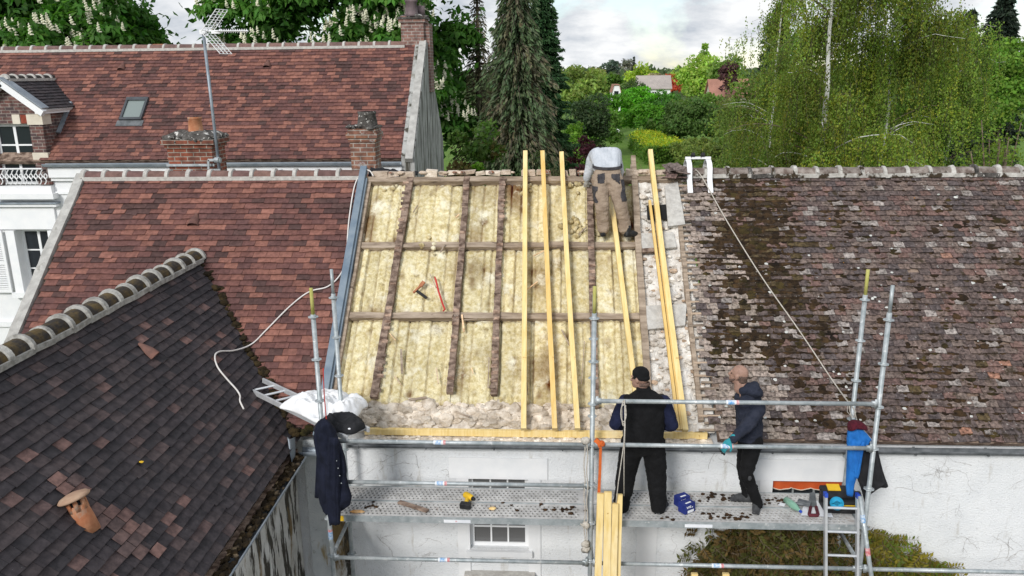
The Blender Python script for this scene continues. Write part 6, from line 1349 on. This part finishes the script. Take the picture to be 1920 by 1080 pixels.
conifer('low dark fir showing through the birch leaves', 1768, 66, 130, 58, (.024, .04, .028), 40, 1.4, ls=.5, nl=80, kind='fir_tree', droopy=.3, thin=1.8, pw=.7)
conifer('dark fir half hidden behind the left edge of the birch', 1462, 5, 110, 60, (.024, .04, .026), 42, 1.4, ls=.5, nl=80, kind='fir_tree', droopy=.3, thin=1.8, pw=.7)
right = [('tall green tree closing the view right of the birches', 1700, 60, 240, 46, (.085, .145, .03), 9500, .24, 330), ('broad green tree at the right edge', 1900, 55, 190, 40, (.085, .16, .026), 8000, .22, 280), ('olive tree between the birches and the right edge', 1800, 95, 170, 44, (.10, .14, .03), 7500, .22, 285),
 ('green tree behind the white birch trunk', 1545, 20, 240, 52, (.085, .14, .032), 11000, .26, 340), ('dark green tree behind the left birch twigs', 1420, 120, 160, 56, (.09, .14, .032), 6000, .26, 330), ('low green shrub under the second birch', 1640, 240, 140, 36, (.07, .13, .028), 5000, .15, 370), ('leafy shrub left under the white birch trunk', 1490, 245, 130, 34, (.075, .135, .028), 5000, .14, 370), ('shadowy bush under the trees at the right', 1740, 230, 130, 48, (.05, .09, .022), 4500, .2, 330)]
for lab, px, top, wpx, D, base, nl, ls, bot in right: tree(lab, px, top, wpx, D, base, 'shrub' if 'shrub' in lab or 'bush' in lab else 'tree', nl, ls, tuple(x*1.25 for x in base), bot, None, 60, 'shrub' if 'shrub' in lab or 'bush' in lab else 'tree', .55, crf=.34)

def birch(label, px, D, ztop, spread, trunk_r, nstr, base, lean=0):
    base = np.array(base)
    x0 = at(px, 310, D).x; t = thing('birch_tree', label, 'tree', (x0, D, 0), 'weeping birches'); b = MB(); sd = random.random()*40
    pts = [Vector((x0+lean*i/10+.12*mn.noise(Vector((i*.6, sd, 0)))*i*.4, D+.1*mn.noise(Vector((i*.6, sd, 5)))*i*.3, ztop*i/10)) for i in range(11)]; b.tube(pts, [trunk_r*(1-.09*i) for i in range(11)], 10)
    ends = []
    for k in range(46):
        f = random.uniform(.22, .98); i = int(f*10); p = pts[i].lerp(pts[min(i+1, 10)], f*10-i); an = random.random()*2*pi; L_ = spread*random.uniform(.35, 1.05)*(1.15-f*.55); e = Vector((cos(an), sin(an)*.8, 0))
        q = [p+e*L_*tt+Vector((0, 0, L_*(.75*tt-.55*tt*tt)))+Vector((mn.noise(Vector((k, tt*3, 0))), mn.noise(Vector((k, tt*3, 4))), mn.noise(Vector((k, tt*3, 8)))))*.22*tt for tt in np.linspace(0, 1, 8)]
        rr = trunk_r*.22*(1-f*.5); b.m = 1 if random.random() < .75 else 0; b.tube(q, [rr*(1-.11*j) for j in range(8)], 5, False); ends.append(q)
    b.build('trunk', [M['birch'], M['stem']], t, True)
    P, A_, C_ = [], [], []; tw = MB(); lw = [(q, random.uniform(.6, 1.4)) for q in ends]; wts = [random.expovariate(1)+.35 for q in ends]
    for k in range(nstr):
        q, lt = random.choices(lw, wts)[0]; j = random.uniform(2, 6.98); i = int(j); p = q[i].lerp(q[i+1], j-i)+Vector((random.gauss(0, .22), random.gauss(0, .22), random.gauss(0, .15))); L_ = random.uniform(.5, 2.1); dr = Vector((random.gauss(0, .16), random.gauss(0, .16), -1)); n = int(L_*21)
        tt = RNG.uniform(0, 1, n); a = np.array(tuple(p)); cur = np.array((dr.x, dr.y, 0))*L_
        pp = a+np.outer(tt**.6, cur)+np.c_[np.zeros(n), np.zeros(n), -L_*tt]+RNG.normal(size=(n, 3))*.045; P.append(pp); tone = lt*random.uniform(.8, 1.2); g = random.random(); bc = base if g < .72 else (base[0]*1.35, base[1]*1.08, base[2]*.9); C_.append(jitcol(bc, n, .28)*tone); A_.append(np.tile((0, 0, -.9), (n, 1)))
        if k % 5 == 0: tw.tube([p, p+Vector((dr.x*.6, dr.y*.6, -.5))*L_, p+Vector((dr.x, dr.y, -1))*L_], .006, 3, False)
    tw.build('twigs', M['bark'], t); p = np.concatenate(P); n = len(p); leaf_obj('crown', p, RNG.uniform(.045, .095, n), .75, np.concatenate(C_), parent=t, axis=np.concatenate(A_)); return t
birch('tall weeping birch with a white trunk right of the ridge hook', 1537, 27, 13.5, 3.7, .17, 4200, (.105, .155, .028))
birch('second weeping birch, its trunk mostly hidden behind hanging leaves', 1640, 30, 14.5, 3.4, .11, 2800, (.105, .155, .030), .5)
birch('slim weeping birch to the left with a high hanging crown', 1450, 33, 15.0, 2.6, .09, 1500, (.105, .16, .035), -.3)
birch('weeping birch behind the right part of the mossy roof', 1770, 33, 10.5, 3.0, .10, 2000, (.09, .15, .03))
# brownish bare stems at the right edge
x0 = at(1882, 305, 26).x; t = thing('multi_stem_shrub', 'bare brown multi-stemmed shrub in front of the trees at the right edge', 'shrub', (x0, 26, 0)); b = MB(); ends = []
for k in range(16):
    an = random.uniform(0, 2*pi); L_ = random.uniform(2.6, 5.2); sp_ = random.uniform(.2, 1.5); q = [Vector((x0+cos(an)*sp_*tt**1.2, 26+sin(an)*sp_*.6*tt**1.2, 1.8*min(1, tt*3)+L_*tt)) for tt in np.linspace(0, 1, 9)]; b.tube(q, [.06*(1-.1*i)+.004 for i in range(9)], 5); ends += q[4:]
b.build('stems', M['stem'], t, True)
e = np.array([tuple(random.choice(ends)) for _ in range(2600)])+RNG.normal(size=(2600, 3))*.28; leaf_obj('foliage', e, RNG.uniform(.06, .13, 2600), .7, jitcol((.11, .17, .03), 2600), parent=t)
# bramble tangle and clipped hedge beside the lawn
c0 = at(1268, 330, 52); t = thing('bramble', 'tangle of pale brown bramble stems right of the lawn', 'bramble', (c0.x, 52, 0)); b = MB()
for k in range(190):
    p = Vector((c0.x+random.gauss(0, 1.4), 52+random.gauss(0, 1.2), 0)); e = Vector((random.gauss(0, .8), random.gauss(0, .5), 0)); h = random.uniform(1.0, 2.6); b.tube([p, p+e*.3+Vector((0, 0, h)), p+e*.9+Vector((0, 0, h*.9)), p+e*1.6+Vector((0, 0, h*.35))], [.02, .016, .012, .008], 3, False, pick([(1, 1, 1), (1.5, 1.4, 1.3), (.7, .7, .7)]))
M['bram'] = mat('bramble_stem', (.13, .105, .07), (.22, .18, .12), 9, .95, attr=True); b.build('stems', M['bram'], t)
n = 3000; e = np.c_[c0.x+RNG.normal(size=n)*1.6, 52+RNG.normal(size=n)*1.3, np.abs(RNG.normal(size=n))*.9+.3]; leaf_obj('foliage', e, RNG.uniform(.1, .2, n), .7, jitcol((.10, .13, .04), n), parent=t)
HA = [onZ(1183, 254, 1.5), onZ(1218, 279, 1.5)]; HB = [onZ(1216, 244, 1.5), onZ(1290, 270, 1.5)]
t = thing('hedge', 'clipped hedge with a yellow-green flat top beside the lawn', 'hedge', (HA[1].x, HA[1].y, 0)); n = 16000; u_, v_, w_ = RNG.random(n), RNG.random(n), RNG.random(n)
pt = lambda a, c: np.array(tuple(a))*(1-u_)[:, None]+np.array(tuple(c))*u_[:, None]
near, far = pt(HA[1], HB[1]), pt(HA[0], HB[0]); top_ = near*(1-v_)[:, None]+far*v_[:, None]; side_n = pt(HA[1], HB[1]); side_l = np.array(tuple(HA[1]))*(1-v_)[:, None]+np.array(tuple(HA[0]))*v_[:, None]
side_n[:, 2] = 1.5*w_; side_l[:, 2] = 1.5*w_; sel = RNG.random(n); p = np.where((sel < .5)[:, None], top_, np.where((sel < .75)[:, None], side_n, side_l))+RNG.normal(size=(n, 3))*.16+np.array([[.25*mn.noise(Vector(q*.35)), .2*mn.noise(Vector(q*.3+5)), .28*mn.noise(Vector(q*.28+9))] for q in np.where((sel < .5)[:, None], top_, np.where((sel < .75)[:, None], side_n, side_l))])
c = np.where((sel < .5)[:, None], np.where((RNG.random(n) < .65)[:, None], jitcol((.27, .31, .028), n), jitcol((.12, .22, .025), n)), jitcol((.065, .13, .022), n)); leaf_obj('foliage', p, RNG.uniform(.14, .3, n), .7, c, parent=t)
b = MB(); q = [tuple(HA[1]), tuple(HB[1]), tuple(HB[0]), tuple(HA[0])]; b.hexa([(x, y, 0) for x, y, z in q]+[(x, y, 1.42) for x, y, z in q]); b.build('branches', mat('hedge_inside', (.02, .04, .01), (.05, .08, .02), 9, 1), t)
# far houses
def far_house(label, px, py, D, wpx, hgt, roofc, wallc, windows=3):
    p = at(px, py, D); w_ = (at(px+wpx/2, py, D)-at(px-wpx/2, py, D)).length; t = thing('house', label, 'house', (p.x, D, 0)); z1 = p.z; z0 = z1-hgt
    b = MB(); b.span((p.x-w_/2, D-2.5, 0), (p.x+w_/2, D+2.5, z0)); b.prism([(p.x-w_/2+.01, D-2.5, z0), (p.x-w_/2+.01, D+2.5, z0), (p.x-w_/2+.01, D, z1-.1)], (w_-.02, 0, 0)); b.build('wall', wallc, t)
    b = MB(); b.hexa([(p.x-w_/2-.3, D-2.9, z0-.2), (p.x+w_/2+.3, D-2.9, z0-.2), (p.x+w_/2+.3, D, z1), (p.x-w_/2-.3, D, z1), (p.x-w_/2-.3, D-2.9, z0-.02), (p.x+w_/2+.3, D-2.9, z0-.02), (p.x+w_/2+.3, D, z1+.18), (p.x-w_/2-.3, D, z1+.18)]); b.hexa([(p.x-w_/2-.3, D, z1), (p.x+w_/2+.3, D, z1), (p.x+w_/2+.3, D+2.9, z0-.2), (p.x-w_/2-.3, D+2.9, z0-.2), (p.x-w_/2-.3, D, z1+.17), (p.x+w_/2+.3, D, z1+.17), (p.x+w_/2+.3, D+2.9, z0-.02), (p.x-w_/2-.3, D+2.9, z0-.02)]); b.build('roof', roofc, t)
    for k in range(windows): x = p.x-w_/2+w_*(k+.5)/windows; b = MB(); b.span((x-.4, D-2.54, z0-1.9), (x+.4, D-2.49, z0-.7)); b.m = 1; b.span((x-.04, D-2.56, z0-1.9), (x+.04, D-2.545, z0-.7)); b.build('window', [M['glass'], M['white_paint']], t)
    return t
M['far_roof'] = mat('far_red_roof', (.30, .15, .11), (.40, .20, .15), .8, .9); M['far_grey'] = mat('far_grey_roof', (.34, .30, .28), (.42, .37, .34), .8, .9)
far_house('distant house with a long orange tiled roof left of the birches', 1372, 150, 132, 84, 2.4, M['far_roof'], M['cream'], 5)
far_house('distant pale house with a grey-pink roof beside the red tree', 1225, 143, 175, 60, 2.4, M['far_grey'], M['smooth_white'], 3)
p = at(1155, 158, 116); t = thing('house', 'tiny white gabled house between round green trees', 'house', (p.x, 116, 0)); b = MB(); b.prism([(p.x-.6, 115, 0), (p.x+.6, 115, 0), (p.x+.6, 115, p.z-1.0), (p.x+.35, 115, p.z-.1), (p.x-.35, 115, p.z-.1), (p.x-.6, 115, p.z-1.0)], (0, 4, 0)); b.build('wall', M['white_paint'], t)
b = MB(); b.prism([(p.x-.68, 114.8, p.z-1.1), (p.x-.4, 114.8, p.z), (p.x+.4, 114.8, p.z), (p.x+.68, 114.8, p.z-1.1), (p.x+.62, 114.8, p.z-1.1), (p.x+.36, 114.8, p.z-.1), (p.x-.36, 114.8, p.z-.1), (p.x-.62, 114.8, p.z-1.1)], (0, 4.3, 0)); b.build('roof', M['far_roof'], t); b = MB(); b.span((p.x-.3, 114.95, p.z-1.9), (p.x+.3, 114.99, p.z-.9)); b.build('window', M['glass'], t)
# wooded ridge far off, one mass
n = 26000; D_ = RNG.uniform(260, 620, n); xx = RNG.uniform(-.5, .62, n)*D_; hb = np.array([5.5+3.2*mn.noise(Vector((x*.02, d*.01, 0)))+2*mn.noise(Vector((x*.09, d*.03, 4))) for x, d in zip(xx, D_)]); zz_ = hb*RNG.uniform(.25, 1.12, n)+D_*.004
base = np.array((.075, .115, .045))[None]*(1+RNG.uniform(-.3, .3, (n, 1)))*np.where(RNG.random((n, 1)) < .2, 1.5, 1)
tag(leaf_obj('distant_wood', np.c_[xx, D_, zz_], RNG.uniform(1.6, 3.4, n), .8, base), 'wooded skyline far beyond the gardens', 'wood', kind='stuff')
# wisteria on the wall under the deck
def wisteria(label, blobs, nl, base, base2):
    t = thing('wisteria', label, 'climber', (blobs[0][0], 9.3, 0)); P, C_, A_ = [], [], []; b = MB()
    for (x, z, rx, rz, k) in blobs:
        for _ in range(int(nl*k)):
            p = Vector((random.gauss(x, rx*.55), 9.32-abs(random.gauss(0, .16)), random.gauss(z, rz*.5))); d = Vector((random.gauss(0, 1), -.5, random.gauss(-.35, .5))).normalized(); L_ = random.uniform(.18, .32); s_ = d.cross(Vector((0, -1, .3))).normalized(); tone = random.uniform(.65, 1.35); bc = np.array(base if random.random() < .6 else base2)*tone
            b.tube([p, p+d*L_], .003, 3, False)
            for q in range(6):
                for sg in (-1, 1): P.append(tuple(p+d*L_*(q+.7)/6+s_*sg*.03)); A_.append(tuple(d*.5+s_*sg+Vector((0, 0, -.25)))); C_.append(bc*random.uniform(.85, 1.15))
    b.build('stems', M['stem'], t); n = len(P); leaf_obj('foliage', np.array(P), RNG.uniform(.06, .095, n), .42, np.array(C_), parent=t, axis=np.array(A_)*2); return t, None
wl2, _ = wisteria('bronze-green wisteria on the wall under the right scaffold bay', [(*[(q.x, q.z) for q in [onY(px, py, 9.2)]][0], rx, rz, k) for px, py, rx, rz, k in ((1365, 1040, .30, .30, 1.0), (1430, 1022, .45, .36, 1.6), (1520, 1025, .4, .36, 1.4), (1480, 1070, .7, .25, 1), (1335, 1075, .22, .18, .4))], 210, (.10, .105, .025), (.15, .10, .035))
b = MB()
for k in range(26):
    x, z = random.choice([(2.1, 2.25), (2.35, 2.05), (1.75, 2.2), (2.0, 1.95)]); x += random.gauss(0, .12); z += random.gauss(0, .12); y = 9.2+random.uniform(-.08, .08)
    for q in range(16): tt = q/15; b.ell((x+random.gauss(0, .018*(1-tt)+.004), y+random.gauss(0, .018*(1-tt)+.004), z-tt*.2), (.012, .012, .012), None, 5, 4, pick([(.30, .26, .42), (.38, .34, .48), (.22, .18, .34)]))
b.build('flower_cluster', M['crust'], wl2)
wisteria('golden-bronze wisteria on the wall right of the scaffold', [(*[(q.x, q.z) for q in [onY(px, py, 9.2)]][0], rx, rz, k) for px, py, rx, rz, k in ((1655, 1055, .34, .26, 1.2), (1700, 1072, .32, .20, 1.0), (1650, 1014, .15, .13, .35), (1750, 1068, .2, .10, .22), (1680, 1090, .45, .2, 1))], 190, (.20, .17, .025), (.15, .20, .03))
# dead creeper traces on the white wall
b = MB()
def twig(p, d, L_, r, dep=0):
    pts = [p]
    for i in range(7): d = (d+Vector((random.gauss(0, .35), 0, random.gauss(0, .35)))).normalized(); p = p+d*L_/7; pts.append(Vector((p.x, 9.364, p.z)))
    pts = [q for q in pts if q.z < 3.98]
    if len(pts) < 3: return
    b.tube(pts, [r*(1-.1*i) for i in range(len(pts))], 4, False)
    if dep < 2:
        for k in range(random.choice((1, 2, 2))): q = random.choice(pts[1:]); twig(q, (d+Vector((random.gauss(0, .8), 0, random.gauss(0, .8)))).normalized(), L_*random.uniform(.4, .7), r*.65, dep+1)
for (px, py, n_) in ((690, 870, 3), (760, 860, 3), (800, 880, 3), (700, 920, 2), (820, 1010, 4), (700, 1010, 4), (740, 1040, 3), (800, 1060, 3), (1230, 900, 2), (1330, 880, 4), (1370, 870, 3), (1290, 860, 2), (1760, 905, 5), (1800, 880, 4), (1680, 950, 2), (1700, 880, 2), (1840, 1010, 4), (1870, 1050, 4), (1820, 960, 2), (1880, 930, 2), (1200, 1040, 3), (1270, 1040, 6), (1250, 1010, 5), (650, 1050, 4), (670, 990, 4)):
    for k in range(n_):
        p = onY(px+random.gauss(0, 22), py+random.gauss(0, 16), 9.364)
        if p.z < 3.9: (random.random() < .7) and twig(p, Vector((random.gauss(0, 1), 0, random.uniform(-.2, 1))).normalized(), random.uniform(.12, .45), random.uniform(.0010, .0022))
M['dry'] = mat('dry_twig', (.16, .14, .12), (.34, .31, .28), 9, .95); tag(b.build('dry_creeper', M['dry'], None, loc=(0, 9.36, 3)), 'thin dry creeper twigs clinging to the white wall', 'creeper', kind='stuff')
